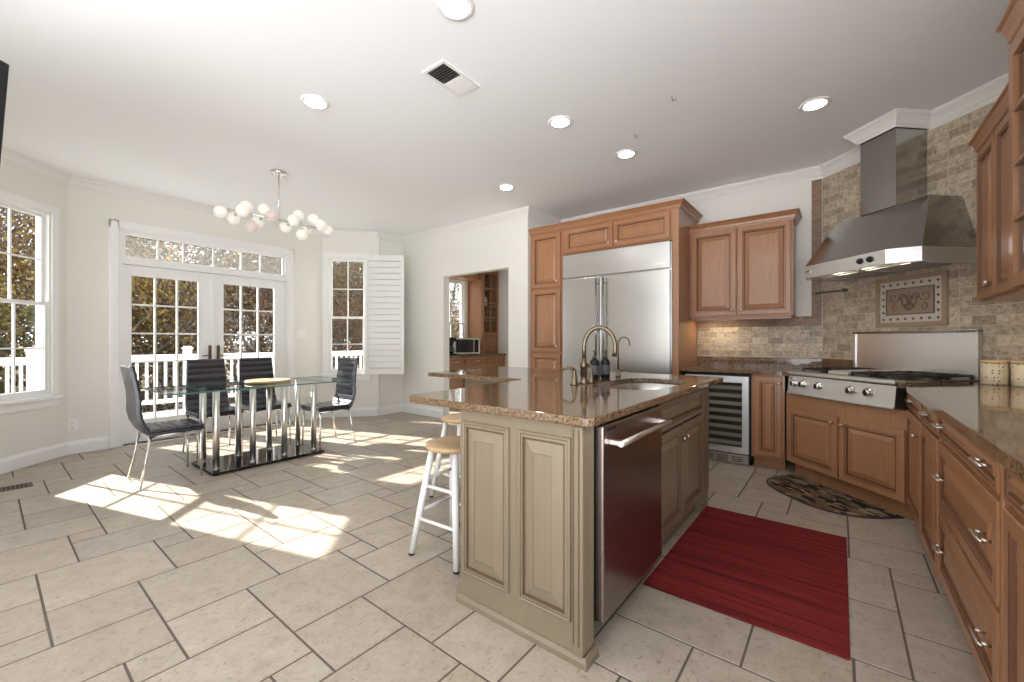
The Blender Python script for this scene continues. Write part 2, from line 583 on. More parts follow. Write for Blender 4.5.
CORN = [(-3.1, -.70), (-5.60, -.70), (-5.60, -.18), (-6.33, .55), (-6.33, 3.27), (-5.75, 3.85), (-5.75, 4.36), (-3.17, 4.36), (-3.17, 5.13), (-.13, 5.13), (.99, 4.01), (.99, .58)]
WIN_R = (.085, .665, .68, 2.49)      # shutter window opening (local)
WIN_L = (.20, .86, .64, 2.46)
wall('wall_front', CORN[0], CORN[1], ext1=.1)
wall('wall_added_blocker', (-3.1, -2.3), (-3.1, -.82))  # unseen wall added to keep light off the left of the ceiling
wall('wall_left_return', CORN[1], CORN[2], ext1=.04)
wall('wall_left', CORN[2], CORN[3], [WIN_L], ext1=.04)
wall('wall_breakfast', CORN[3], CORN[4], [(.40, 2.21, -1, 2.45)], ext1=.04)
wall('wall_bay', CORN[4], CORN[5], [WIN_R], ext1=.04)
wall('wall_bay_return', CORN[5], CORN[6], ext1=.1)
wall('wall_passage', CORN[6], CORN[7], [(.99, 2.26, -1, 2.17)])
wall('wall_alcove', (-3.17, 4.36 + .12), CORN[8], ext1=.1)
wall('wall_back', CORN[8], CORN[9], ext1=.04)
wall('wall_diagonal', CORN[9], CORN[10], ext1=.04)
wall('wall_right', CORN[10], CORN[11], ext1=0)
# butler's pantry beyond the passage
PW = (1.15, 1.92, 1.06, 2.46)
wall('wall_pantry_left', (-6.33, 4.48), (-6.33, 7.05), [PW], ext1=.1, ext0=0)
wall('wall_pantry_back', (-6.33, 7.05), (-3.29, 7.05), ext1=.1)
wall('wall_pantry_right', (-3.29, 7.05), (-3.29, 5.27))

CROWN = [(0, CEIL - .10), (.009, CEIL - .10), (.012, CEIL - .086), (.020, CEIL - .08), (.032, CEIL - .055), (.054, CEIL - .028), (.062, CEIL - .024), (.065, CEIL - .011), (.072, CEIL - .008), (.072, CEIL - .0005), (0, CEIL - .0005)]
CH = .142   # half width of hood chimney, centre at X-Y = -4.14
def dg(s, dep):
    """point on the diagonal: s along (1,-1) from hood centre, dep in front of the wall"""
    c = -4.14
    sm = 5.0 - dep * math.sqrt(2)
    df = c + s * math.sqrt(2)
    return ((sm + df) / 2, (sm - df) / 2)
crown_path = CORN[:10] + [dg(-CH - .006, 0), dg(-CH - .006, .29), dg(CH + .006, .29), dg(CH + .006, 0)] + CORN[10:]
struct(MB().sweep(crown_path, CROWN).build('trim_1', 'crown'))
BASE = [(0, 0.001), (.016, 0.001), (.016, .10), (.013, .115), (.008, .125), (.006, .14), (0, .14)]
def baseb(name, path):
    struct(MB().sweep(path, BASE).build(name, 'white'))
baseb('baseboard_left', [(-5.60, -.70), (-5.60, -.18), (-6.33, .55), (-6.33, .86)])
baseb('baseboard_back', [(-6.33, 2.86), (-6.33, 3.27), (-5.75, 3.85), (-5.75, 4.36), (-4.75, 4.36)])
baseb('baseboard_passage', [(-3.48, 4.36), (-3.17, 4.36), (-3.17, 4.40)])
baseb('baseboard_pantry', [(-5.70, 7.05), (-3.29, 7.05)])

# ------------------------------------------------------------ windows and french doors
def lattice(mb, x0, x1, z0, z1, nx, nz, y=0, w=.018, d=.02):
    for i in range(1, nx):
        x = x0 + (x1 - x0) * i / nx
        mb.box(x - w / 2, x + w / 2, y - d / 2, y + d / 2, z0, z1)
    for k in range(1, nz):
        z = z0 + (z1 - z0) * k / nz
        mb.box(x0, x1, y - d / 2 + .001, y + d / 2 - .001, z - w / 2, z + w / 2)

def frame(mb, x0, x1, z0, z1, w, y0, y1, wb=None, wt=None, mi=0):
    wb = w if wb is None else wb; wt = w if wt is None else wt
    mb.box(x0, x0 + w, y0, y1, z0, z1, mi); mb.box(x1 - w, x1, y0, y1, z0, z1, mi)
    mb.box(x0 + w, x1 - w, y0, y1, z0, z0 + wb, mi); mb.box(x0 + w, x1 - w, y0, y1, z1 - wt, z1, mi)

def sash_window(name, p0, ang, op, nx=2, nz=2, mid=1.55, apron=True, cas=.07):
    x0, x1, z0, z1 = op
    root = struct(empty(name, (p0[0], p0[1], 0), ang))
    mb = MB()                                            # jamb liner
    frame(mb, x0, x1, z0, z1, .022, 0, .12)
    mb.build('window_frame', 'white', root)
    mb = MB()                                            # casing
    mb.box(x0 - cas, x0 + .004, -.018, 0, z0, z1 + cas, 0, .004); mb.box(x1 - .004, x1 + cas, -.018, 0, z0, z1 + cas, 0, .004)
    mb.box(x0 - cas, x1 + cas, -.022, 0, z1 - .004, z1 + cas, 0, .004)
    mb.box(x0 - cas - .01, x1 + cas + .01, -.05, .02, z0 - .03, z0 + .001, 0, .004)
    if apron: mb.box(x0 - cas, x1 + cas, -.016, 0, z0 - .11, z0 - .03, 0, .003)
    mb.build('window_casing', 'white', root)
    for nm, a, b, y in (('upper_sash', mid - .015, z1 - .022, .052), ('lower_sash', z0 + .022, mid + .02, .020)):
        mb = MB()
        frame(mb, x0 + .024, x1 - .024, a, b, .031, y - .014, y + .014, wb=.045 if nm == 'lower_sash' else .033)
        lattice(mb, x0 + .055, x1 - .055, a + .035, b - .035, nx, nz, y, .014)
        sh = mb.build(nm, 'white', root)
        MB().box(x0 + .054, x1 - .054, y - .002, y + .002, a + .034, b - .034).build('pane', 'glass', sh)
    return root

def ang_of(a, b):
    return math.atan2(b[1] - a[1], b[0] - a[0])
sash_window('window_1', CORN[2], ang_of(CORN[2], CORN[3]), WIN_L)
sash_window('window_2', CORN[4], ang_of(CORN[4], CORN[5]), WIN_R)
sash_window('window_3', (-6.33, 4.48), PI / 2, PW, apron=False)

# french doors: wall_breakfast local frame, x from Y=.55
def french():
    root = struct(empty('trim_2', (-6.33, .55, 0), PI / 2))
    mb = MB()
    for a, b in ((.315, .40), (2.21, 2.295)):
        mb.box(a, b, -.02, 0, 0.001, 2.53, 0, .005)
        mb.box(a + .012, b - .012, -.026, -.018, 0.001, 2.52, 0, .003)
    mb.box(.315, 2.295, -.02, 0, 2.445, 2.53, 0, .005)
    mb.build('door_casing', 'white', root)
    mb = MB()
    frame(mb, .40, 2.21, 0, 2.45, .03, 0, .12, wb=.02)
    mb.box(.43, 2.18, 0.0, .12, 2.055, 2.12, 0, .004)
    mb.build('door_jamb', 'white', root)
    t = struct(empty('window_4', (-6.33, .55, 0), PI / 2))
    mb = MB()
    frame(mb, .43, 2.18, 2.12, 2.42, .03, .03, .07)
    for i, x in enumerate((.745, .99, 1.305, 1.62, 1.86)):
        mb.box(x - .01, x + .01, .04, .06, 2.15, 2.39)
    mb.build('transom_sash', 'white', t)
    MB().box(.455, 2.155, .048, .052, 2.145, 2.395).build('pane', 'glass_glare', t)
    for n, (a, b, hx) in enumerate(((.433, 1.303, 1.26), (1.308, 2.177, 1.35))):
        d = struct(empty('door_%d' % (n + 1), (-6.33, .55, 0), PI / 2))
        mb = MB()
        w0, w1 = (.085, .13) if n == 0 else (.115, .13)
        ga, gb = (a + .075, b - .165) if n == 0 else (a + .105, b - .14)
        mb.box(a, ga, .03, .074, .02, 2.05, 0, .003); mb.box(gb, b, .03, .074, .02, 2.05, 0, .003)
        mb.box(ga, gb, .03, .074, .02, .28, 0, .003); mb.box(ga, gb, .03, .074, 1.935, 2.05, 0, .003)
        lattice(mb, ga, gb, .28, 1.935, 3, 5, .052, .018, .036)
        mb.build('door_leaf', 'white', d)
        MB().box(ga - .003, gb + .003, .050, .054, .277, 1.938).build('pane', 'glass', d)
        if n == 1:
            MB().box(1.270, 1.318, .018, .034, .02, 2.05, 0, .004).build('astragal', 'white', d)
        mb = MB()
        mb.box(hx - .018, hx + .018, .017, .03, .93, 1.13, 0, .004)
        mb.tube([(hx, .02, 1.0), (hx, -.02, 1.0), (hx + (-.0), -.03, 1.0)], .009)
        sgn = 1 if n else -1
        mb.tube([(hx, -.028, 1.0), (hx + sgn * .05, -.03, 1.0), (hx + sgn * .10, -.026, .996)], [.008, .007, .006])
        mb.build('door_handle', 'bronze', d)
    MB().box(.43, 2.18, 0.0, .12, 0, .02, 0, .003).build('threshold', 'brown_metal', root)
french()

# plantation shutter swung open beside the bay window
def shutter():
    # hinge near window_2's right casing
    hx, hy = -5.875 + .02, 3.745 - .03
    rz = YAW + R(2)
    W, z0, z1 = .612, .665, 2.53
    root = thing('plantation_shutter', 'white louvred plantation shutter panel swung open beside the bay window', 'shutter', (hx, hy, 0), rz)
    mb = MB()
    frame(mb, 0, W, z0, z1, .05, -.03, 0, wb=.09, wt=.09)
    mb.build('shutter_frame', 'white', root)
    n = 18
    for i in range(n):
        z = z0 + .10 + (z1 - z0 - .20) * (i + .5) / n
        b = MB()
        b.obox((W / 2, -.015, z), (W - .102, .009, .090), 0, R(-13), 0, .003)
        b.build('louvre', 'white', root)
    for zh in (z0 + .2, z1 - .28): MB().box(-.025, .005, -.012, .0, zh, zh + .08).build('hinge', 'white', root)
    MB().lathe((W - .025, -.032, z0 + .05), [(.008, 0), (.010, .006), (.006, .012)], 12, 0, 'Y').build('knob', 'white', root)
shutter()

# ------------------------------------------------------------ cabinets
def knob(mb, x, z, y=-.024):
    mb.lathe((x, y, z), [(.006, -.002), (.005, .010), (.013, .016), (.015, .022), (.011, .028), (.002, .030)], 14, 0, 'Y')
def bar_pull(mb, x, z, y=-.024, w=.10):
    for sx in (-1, 1):
        mb.tube([(x + sx * w * .36, y + .002, z), (x + sx * w * .36, y - .018, z + .002)], [.004, .005], 8)
    pts = [(x - w / 2, y - .018, z), (x - w * .38, y - .026, z + .002), (x, y - .027, z + .003), (x + w * .38, y - .026, z + .002), (x + w / 2, y - .018, z)]
    mb.tube(pts, [.003, .0055, .0065, .0055, .003], 10)

def door(root, x0, x1, z0, z1, kx=None, kz=None, name='door', mats=('wood', 'glaze'), th=.02, y=0, pull=None, kname='knob'):
    d = MB().panel(x0, x1, z0, z1, y, th).build(name, list(mats), root)
    if kx is not None:
        mb = MB(); knob(mb, kx, kz, y - th - .002); mb.build(kname, 'nickel', d)
    if pull:
        for px_ in pull:
            mb = MB(); bar_pull(mb, px_, (z0 + z1) / 2 + .01, y - th - .002); mb.build('handle', 'nickel', d)
    return d

CAB_CROWN = lambda z, h=.11, o=.06: [(0, z), (.008, z), (.010, z + h * .12), (.018, z + h * .2), (.022, z + h * .45), (o * .75, z + h * .8), (o * .85, z + h * .84), (o, z + h * .9), (o, z + h), (0, z + h)]

# --- back wall: pantry, fridge surround (front plane Y=4.42)
YF = 4.42
t = thing('pantry_cabinet', 'tall wooden pantry cabinet with three raised panel doors left of the refrigerator', 'cabinet', (-3.165, YF, 0), 0)
b = MB(); b.box(0, .485, .0, .69, .10, 2.56); b.box(.01, .475, .07, .69, 0.001, .10)
b.build('cabinet_body', 'wood_side', t)
door(t, .03, .455, .13, 1.02, .415, .93)
door(t, .03, .455, 1.05, 1.83, .415, 1.12)
door(t, .03, .455, 1.86, 2.53, .415, 1.93)
t = thing('bridge_cabinet', 'shallow wooden two door cabinet above the refrigerator', 'cabinet', (-2.68, YF, 0), 0)
MB().box(0, 1.315, 0, .69, 2.235, 2.56).build('cabinet_body', 'wood_side', t)
door(t, .04, .66, 2.255, 2.53, .62, 2.30)
door(t, .675, 1.295, 2.255, 2.53, .715, 2.30)
t = tag(MB().sweep([(-3.165, YF), (-1.295, YF), (-1.295, 5.12)], CAB_CROWN(2.545, .08, .06)).build('cabinet_crown', 'wood'), 'long wooden crown moulding along the top of the refrigerator wall', 'moulding')
tag(MB().box(-1.363, -1.300, YF - .002, 5.11, 0.001, 2.545).build('end_panel', 'wood'), 'tall wooden end panel standing right of the refrigerator', 'panel')

def fridge():
    t = thing('refrigerator', 'large built-in stainless steel side by side refrigerator between wooden cabinets', 'refrigerator', (-2.672, YF, 0), 0)
    W = 1.296
    b = MB(); b.box(.005, W, .02, .66, .10, 2.225); b.build('refrigerator_body', 'steel', t)
    b = MB(); b.box(.02, W - .02, .07, .3, 0.002, .10); b.build('toe_grille', 'dark', t)
    b = MB(); b.box(.008, W - .006, -.03, .02, 1.945, 2.222, 0, .004); g = b.build('upper_grille', 'steel', t)
    b = MB(); b.box(W - .17, W - .07, -.0335, -.03, 1.985, 2.005); b.build('maker_plate', 'chrome', g)
    xs = .525
    for nm, a, c, hx in (('freezer_door', .008, xs - .003, xs - .045), ('refrigerator_door', xs + .003, W - .006, xs + .045)):
        d = MB().box(a, c, -.035, .02, .13, 1.93, 0, .006).build(nm, 'steel', t)
        m_ = MB()
        m_.tube([(hx, -.085, .75), (hx, -.085, 1.90)], .011, 12)
        for z in (.80, 1.30, 1.85):
            m_.tube([(hx, -.085, z), (hx, -.034, z)], .007, 10)
        m_.build('handle', 'bar', d)
    return t
fridge()

# --- upper cabinet on back wall
t = thing('wall_cabinet', 'wooden wall cabinet with two raised panel doors between refrigerator and range hood', 'cabinet', (-1.298, 4.80, 0), 0)
MB().box(0, .944, 0, .325, 1.435, 2.365).build('cabinet_body', 'wood_side', t)
door(t, .03, .46, 1.45, 2.345, .425, 1.50)
door(t, .475, .93, 1.45, 2.345, .51, 1.50)
MB().sweep([(0.0, 0), (.944, 0), (.944, .325)], CAB_CROWN(2.355, .08, .055)).build('cornice', 'wood', t)
b = MB(); b.box(.02, .93, .02, .05, 1.405, 1.435); b.build('light_rail', 'wood_side', t)
t = thing('under_cabinet_light', 'slim warm light strip glowing under the wall cabinet', 'light', (-1.24, 4.90, 1.415), 0)
MB().box(0, .36, 0, .07, 0.004, .019).build('housing', 'white', t)
MB().box(.01, .35, .01, .06, 0, .004).build('lens', 'lamp_warm', t)

t = thing('under_cabinet_light', 'slim warm light strip under the right hand wall cabinet', 'light', (.80, 3.00, 1.395), 0)
MB().box(0, .06, 0, .6, 0.004, .019).build('housing', 'white', t)
MB().box(.01, .05, .01, .59, 0, .004).build('lens', 'lamp_warm', t)
# --- wine cooler and narrow base cabinet (front plane Y=4.48)
YB = 4.485
def wine():
    t = thing('wine_cooler', 'under-counter wine cooler with glass door and stainless frame', 'wine cooler', (-1.262, YB, 0), 0)
    W = .60
    b = MB(); b.box(0, W, .03, .6, .003, .862); b.build('cooler_body', 'black', t)
    d = empty('door', (0, 0, 0)); d.parent = t
    b = MB(); frame(b, .015, W - .015, .11, .845, .055, -.02, .028, wb=.06, wt=.06)
    fr = b.build('door_frame', 'steel_bright', t)
    bpy.data.objects.remove(d)
    MB().box(.06, W - .06, -.008, -.003, .16, .80).build('door_glass', 'glass', fr)
    MB().box(.02, W - .02, .0285, .032, .12, .84).build('interior', 'dark', t)
    for i in range(8):
        z = .20 + i * .076
        b = MB(); b.box(.075, W - .075, .008, .026, z - .018, z + .018, 0, .004)
        b.build('shelf', 'shelf_wood', t)
    b = MB(); b.box(.015, W - .015, -.015, .028, .012, .10, 0, .003)
    g = b.build('vent_grille', 'steel', t)
    b = MB()
    for i in range(4):
        for k in range(3):
            b.box(.05 + i * .13, .15 + i * .13, -.0165, -.0145, .032 + k * .018, .040 + k * .018)
    b.build('vent_slots', 'dark', g)
wine()
t = thing('narrow_base_cabinet', 'narrow wooden base cabinet right of the wine cooler', 'cabinet', (-.655, YB, 0), 0)
b = MB(); b.prism([(0, 0), (.262, 0), (.262, .05), (.262, .6), (0, .6)], .10, .874); b.box(0.01, .26, .07, .6, .001, .10)
b.build('cabinet_body', 'wood_side', t)
door(t, .03, .24, .13, .85, .222, .80)

# --- diagonal cooktop cabinet : local x along diag, origin at left front corner
DX0, DY0 = -.377, 4.457
t = thing('cooktop_cabinet', 'wooden corner base cabinet with two doors beneath the gas rangetop', 'cabinet', (DX0, DY0, 0), -PI / 4)
b = MB()
b.box(0, 1.045, 0, .60, .12, .725)
b.box(0.02, 1.03, .07, .6, .001, .12)
b.build('cabinet_body', 'wood', t)
door(t, .035, .525, .125, .60, .49, .55)
door(t, .545, 1.02, .125, .60, .58, .55)

# --- rangetop
def rangetop():
    o = dg(-.43, .647)
    t = thing('gas_rangetop', 'stainless steel gas rangetop with five front knobs and black grates', 'rangetop', (o[0], o[1], 0), -PI / 4)
    W = .914
    b = MB(); b.box(0, W, .03, .62, .735, .918); b.build('rangetop_body', 'steel', t)
    b = MB()
    b.hexa([(0, -.045, .745), (W, -.045, .745), (W, .03, .745), (0, .03, .745), (0, -.03, .885), (W, -.03, .885), (W, .03, .885), (0, .03, .885)])
    b.box(0, W, -.055, .035, .728, .745, 0, .004)
    b.box(0, W, -.045, .05, .892, .922, 0, .008)
    MB().box(.004, W - .004, -.034, .02, .8855, .8915).build('shadow_gap', 'black', t)
    cp = b.build('control_panel', 'steel_bright', t)
    for x in (.075, .165, .32, .60, .735):
        k = MB()
        k.lathe((x, -.038, .82), [(.034, -.002), (.034, .006), (.026, .010), (.024, .030), (.020, .034), (.002, .034)], 20, 0, 'Y')
        kk = k.build('control_knob', 'chrome', cp)
        k = MB(); k.box(x - .005, x + .005, -.082, -.066, .80, .84, 0, .002); k.build('knob_grip', 'black', kk)
    k = MB(); k.box(.03, .06, -.0445, -.0375, .853, .868); k.build('maker_badge', 'chrome', cp)
    # burners and grates
    for (x, w) in ((.04, .24), (.53, .345)):
        pass
    def grate(x0, x1):
        g = MB()
        for (a, c) in ((.07, .325), (.345, .60)):
            frame(g, x0, x1, 0, 0, .0, 0, 0) if False else None
            g.box(x0, x1, a, a + .014, .935, .952, 0, .003); g.box(x0, x1, c - .014, c, .935, .952, 0, .003)
            g.box(x0, x0 + .014, a, c, .935, .952, 0, .003); g.box(x1 - .014, x1, a, c, .935, .952, 0, .003)
            xm, ym = (x0 + x1) / 2, (a + c) / 2
            g.box(x0, xm - .03, ym - .006, ym + .006, .937, .954); g.box(xm + .03, x1, ym - .006, ym + .006, .937, .954)
            g.box(xm - .006, xm + .006, a, ym - .03, .937, .954); g.box(xm - .006, xm + .006, ym + .03, c, .937, .954)
            for fx in (x0 + .007, x1 - .007):
                for fy in (a + .007, c - .007):
                    g.box(fx - .007, fx + .007, fy - .007, fy + .007, .9185, .936)
        go = g.build('grate', 'iron', t)
        for (a, c) in ((.07, .325), (.345, .60)):
            q = MB(); q.lathe(((x0 + x1) / 2, (a + c) / 2, .918), [(.05, 0), (.05, .008), (.036, .010), (.034, .020), (.002, .022)], 20)
            q.build('burner', 'iron', t)
    grate(.03, .27); grate(.49, .685); grate(.695, .89)
    q = MB(); q.box(.29, .47, .07, .60, .9185, .945, 0, .006); q.box(.30, .46, .09, .58, .945, .950, 0, .002)
    q.build('griddle_cover', 'steel_bright', t)
    # back guard
    q = MB(); q.box(0, W, .612, .640, .90, 1.25, 0, .004); 
    MB().box(-.004, W + .004, .595, .643, 1.2505, 1.265, 0, .004).build('guard_cap', 'bar', t)
    q.box(0, .018, .60, .614, .92, 1.25); q.box(W - .018, W, .60, .614, .92, 1.25)
    q.build('back_guard', 'steel_bright', t)
rangetop()

# --- hood
def hood():
    c = dg(0, 0)
    t = thing('range_hood', 'stainless steel chimney range hood above the rangetop', 'range hood', (c[0], c[1], 0), -PI / 4)
    e = .004
    zl0, zl1, zt = 1.725, 1.825, 2.212
    lip = [(-.472, -e), (-.472, -.467), (-.345, -.60), (.345, -.60), (.472, -.467), (.472, -e)]
    top = [(-.37, -e), (-.37, -.275), (-.37, -.275), (.37, -.275), (.37, -.275), (.37, -e)]
    b = MB()
    L1 = [b.bm.verts.new((x, y, zl1)) for x, y in lip]
    T1 = [b.bm.verts.new((x, y, zt)) for x, y in ((-.37, -e), (-.37, -.275), (.37, -.275), (.37, -e))]
    b.face([L1[0], L1[1], T1[1], T1[0]]); b.face([L1[1], L1[2], T1[1]]); b.face([L1[2], L1[3], T1[2], T1[1]])
    b.face([L1[3], L1[4], T1[2]]); b.face([L1[4], L1[5], T1[3], T1[2]]); b.face(T1); b.face(L1[::-1]); b.face([L1[5], L1[0], T1[0], T1[3]])
    b.build('canopy', 'steel_hood', t)
    b = MB()
    n = len(lip)
    def ring(ins, z):
        return [b.bm.verts.new((x * (1 - ins / .472), min(y + (ins if y < -.1 else 0), -e), z)) for x, y in lip]
    r0 = ring(0, zl1); r1 = ring(0, zl0); r2 = ring(.03, zl0); r3 = ring(.03, zl0 + .03)
    for a, d in ((r0, r1), (r1, r2), (r2, r3)):
        for i in range(n): b.face([a[i], a[(i + 1) % n], d[(i + 1) % n], d[i]])
    b.face(r3); b.face(r0)
    lipo = b.build('control_lip', 'steel_bright', t)
    b = MB(); b.box(-CH, CH, -.28, -e, zt + .001, CEIL - .002); b.build('chimney', 'steel_hood', t)
    for x in (.16, .235):
        k = MB(); k.lathe((x, -.60, 1.777), [(.022, -.001), (.022, .010), (.016, .020), (.002, .021)], 18, 0, 'Y'); k.build('control_knob', 'black', lipo)
    k = MB(); k.box(-.335, -.285, -.6025, -.599, 1.765, 1.785); k.build('maker_badge', 'chrome', lipo)
    for x in (-.25, .0, .25):
        k = MB(); k.lathe((x, -.52, zl0 + .022), [(.035, 0), (.030, .008)], 18); k.build('hood_lamp', 'hoodlamp', t)
    for x0, x1 in ((-.38, -.01), (.01, .38)):
        k = MB(); k.box(x0, x1, -.44, -.06, zl0 + .012, zl0 + .03, 0, .003)
        for i in range(12):
            yy = -.42 + i * .03
            k.box(x0 + .02, x1 - .02, yy, yy + .012, zl0 + .004, zl0 + .013)
        k.build('baffle_filter', 'steel', t)
hood()
b = MB()
b.tube([dg(-.53, .04) + (1.655,), dg(-.53, .0125) + (1.655,)], .016, 14)
b.tube([dg(-.53, .04) + (1.655,), dg(-.76, .05) + (1.657,), dg(-.83, .05) + (1.655,)], .008, 10)
b.sphere(dg(-.53, .04) + (1.655,), .018, 12, 8)
tag(b.build('pot_filler', 'bronze'), 'thin bronze pot filler arm on the stone wall under the hood', 'faucet')

# --- backsplash cladding
def dloc(name, m, boxes, label, cat):
    b = MB()
    for (s0, s1, z0, z1) in boxes: b.box(s0, s1, -.010, -.001, z0, z1)
    c = dg(0, 0)
    o = b.build(name, m, loc=(c[0], c[1], 0), rz=-PI / 4)
    return tag(o, label, cat)
s0, s1 = -.808, .797
o = dloc('backsplash', 'stone', [(s0 + .02, s1 - .012, 1.012, 2.783)], 'tumbled travertine brick cladding on the diagonal cooking wall', 'backsplash')
o = tag(MB().box(0, 1.160, -.010, -.001, 1.012, 1.335).build('backsplash', 'stone', loc=(-1.298, 5.13, 0)), 'travertine tile backsplash strip behind the wine cooler counter', 'backsplash')
b = MB(); b.box(0, 1.0745, -.013, -.001, 1.336, 1.434); b.box(1.075, 1.158, -.013, -.001, 1.336, 2.783)
tag(b.build('backsplash_border', 'stone_dark', loc=(-1.298, 5.13, 0)), 'dark brown stone border tiles beside and below the wall cabinet', 'tile border')
tag(MB().box(0, 3.1, -.010, -.001, 1.012, 1.42).build('backsplash', 'stone', loc=(.99, 4.00, 0), rz=-PI / 2), 'travertine backsplash along the right wall behind the canisters', 'backsplash')

# decorative medallion
def medallion():
    cx = (.546 + 1.076) / 2 - .805   # local s from hood centre: wall s minus centre
    c = dg(0, 0)
    W = Vector((-.13, 5.13))
    sc = (Vector(c) - W).length
    a0, a1 = .546 - sc, 1.076 - sc
    t = thing('tile_medallion', 'framed decorative tile medallion with scrollwork centred above the rangetop', 'tile panel', (c[0], c[1], 0), -PI / 4)
    b = MB(); frame(b, a0, a1, 1.30, 1.705, .035, -.026, -.0105, mi=0); b.build('stone_frame', 'frame_tile', t)
    b = MB(); b.box(a0 + .035, a1 - .035, -.016, -.0105, 1.335, 1.670)
    b.build('mosaic_border', 'mosaic', t)
    b = MB()
    nx, nz = 8, 6
    for i in range(nx):
        for k in range(nz):
            if 0 < i < nx - 1 and 0 < k < nz - 1: continue
            x = a0 + .062 + (a1 - a0 - .124) * i / (nx - 1); z = 1.362 + (.281) * k / (nz - 1)
            r = .012
            b.hexa([(x - r, -.016, z), (x, -.016, z - r), (x + r, -.016, z), (x, -.016, z + r), (x - r, -.019, z), (x, -.019, z - r), (x + r, -.019, z), (x, -.019, z + r)])
    b.build('diamond_inserts', 'relief_dark', t)
    b = MB(); frame(b, a0 + .085, a1 - .085, 1.395, 1.61, .008, -.022, -.016); b.build('inner_frame', 'relief_dark', t)
    rl = MB().box(a0 + .093, a1 - .093, -.019, -.016, 1.403, 1.602).build('relief_tile', 'relief', t)
    b = MB()
    mx, mz = (a0 + a1) / 2, 1.502
    def spiral(x, z, r0, turns, sg, ph):
        pts = []
        for i in range(26):
            u = i / 25; rr = r0 * (1 - .85 * u); th = ph + sg * turns * 2 * PI * u
            pts.append((x + rr * math.cos(th), -.0205, z + rr * math.sin(th)))
        b.tube(pts, [.0035 * (1 - .5 * i / 25) for i in range(26)], 6)
    for sx in (-1, 1):
        spiral(mx + sx * .115, mz + .035, .042, 1.3, sx, PI if sx > 0 else 0)
        spiral(mx + sx * .105, mz - .050, .030, 1.2, -sx, PI / 2)
        spiral(mx + sx * .05, mz + .045, .026, 1.1, sx, -PI / 2)
        b.tube([(mx + sx * .01, -.0205, mz - .07), (mx + sx * .045, -.0205, mz - .03), (mx + sx * .06, -.0205, mz + .02), (mx + sx * .03, -.0205, mz + .06)], [.004, .005, .004, .002], 6)
        b.sphere((mx + sx * .028, -.020, mz - .04), .014, 8, 6, sc=(1, .4, 1.4))
        b.sphere((mx + sx * .022, -.020, mz + .03), .012, 8, 6, sc=(1, .4, 1.6))
    b.sphere((mx, -.020, mz - .01), .020, 10, 6, sc=(1, .4, 1.4))
    b.tube([(mx, -.0205, mz - .075), (mx, -.0205, mz + .075)], [.005, .002], 6)
    b.build('scroll_relief', 'relief_dark', rl)
medallion()

# --- countertops on the perimeter
def countertop(name, poly, label, bs):
    t = thing(name, label, 'countertop')
    MB().prism(poly, .876, .912).build('slab', 'granite', t)
    b = MB()
    for path in bs:
        b.sweep(path, [(0, .9125), (.02, .9125), (.02, 1.009), (.017, 1.012), (0, 1.012)])
    b.build('upstand', 'granite', t)
    return t
def dline(diff, sm):
    return ((sm + diff) / 2, (sm - diff) / 2)
countertop('granite_countertop', [(-1.297, 5.128), (-1.297, 4.455), (-.412, 4.455), dline(-4.76, 4.043), dline(-4.76, 4.985), (-.135, 5.12)],
           'brown granite countertop over the wine cooler left of the rangetop', [[(-1.297, 5.127), (-.133, 5.127), dline(-4.76, 4.994)]])
countertop('granite_countertop', [dline(-3.445, 4.043), (.318, 3.726), (.318, .6), (.982, .6), (.982, 4.005), dline(-3.445, 4.985)],
           'brown granite countertop along the right wall carrying two canisters', [[dline(-3.445, 4.994), (.987, 4.007), (.987, .6)]])

# --- right wall base cabinets, local x runs toward camera (-Y)
XB = .360
def basecab(y0, y1, label, kind):
    t = thing('base_cabinet' if kind != 'drawers' else 'drawer_cabinet', label, 'cabinet', (XB, y0, 0), -PI / 2)
    W = y0 - y1
    b = MB(); b.box(0, W, 0, .59, .12, .874); b.box(0.0, W, .07, .59, .001, .12); b.build('cabinet_body', 'wood_side', t)
    if kind == 'drawers':
        for z0, z1 in ((.765, .868), (.455, .745), (.165, .437)):
            door(t, .035, W - .035, z0, z1, name='drawer', pull=[.13, W - .13])
        # fluted corner posts
        for x in (0.0, W - .028):
            q = MB(); q.box(x + .002, x + .026, -.018, 0, .13, .868, 0, .004); q.build('corner_post', 'wood', t)
    else:
        door(t, .02, W - .02, .765, .868, name='drawer', pull=[W / 2])
        door(t, .02, W - .02, .135, .745, None if kind == 'L' else W - .07, .66)
    return t
basecab(3.715, 3.11, 'wooden base cabinet with door and drawer beside the corner rangetop', 'R')
basecab(3.108, 2.615, 'narrow wooden base cabinet with door and drawer left of the wide drawers', 'L')
basecab(2.613, 1.69, 'wide wooden drawer cabinet with three deep drawers under the right counter', 'drawers')
basecab(1.688, 1.0, 'wooden base cabinet nearest the camera at the right edge', 'L')

# --- right wall upper cabinets
t = thing('wall_cabinet', 'lower wooden wall cabinet with solid doors right of the range hood', 'cabinet', (.66, 3.68, 0), -PI / 2)
MB().box(0, .728, 0, .325, 1.415, 2.33).build('cabinet_body', 'wood_side', t)
door(t, .02, .375, 1.43, 2.29, .335, 1.50)
door(t, .39, .715, 1.43, 2.29)
MB().sweep([(0, .325), (0, 0), (.728, 0)], CAB_CROWN(2.30, .09, .045)).build('cornice', 'wood', t)
t = thing('display_cabinet', 'taller wooden wall cabinet with gridded glass door at the right edge', 'cabinet', (.635, 2.945, 0), -PI / 2)
b = MB(); b.box(0, .02, 0, .35, 1.415, 2.57); b.box(.98, 1.0, 0, .35, 1.415, 2.57); b.box(.02, .98, .33, .35, 1.415, 2.57)
b.box(.02, .98, 0, .33, 1.415, 1.435); b.box(.02, .98, 0, .33, 2.55, 2.57)
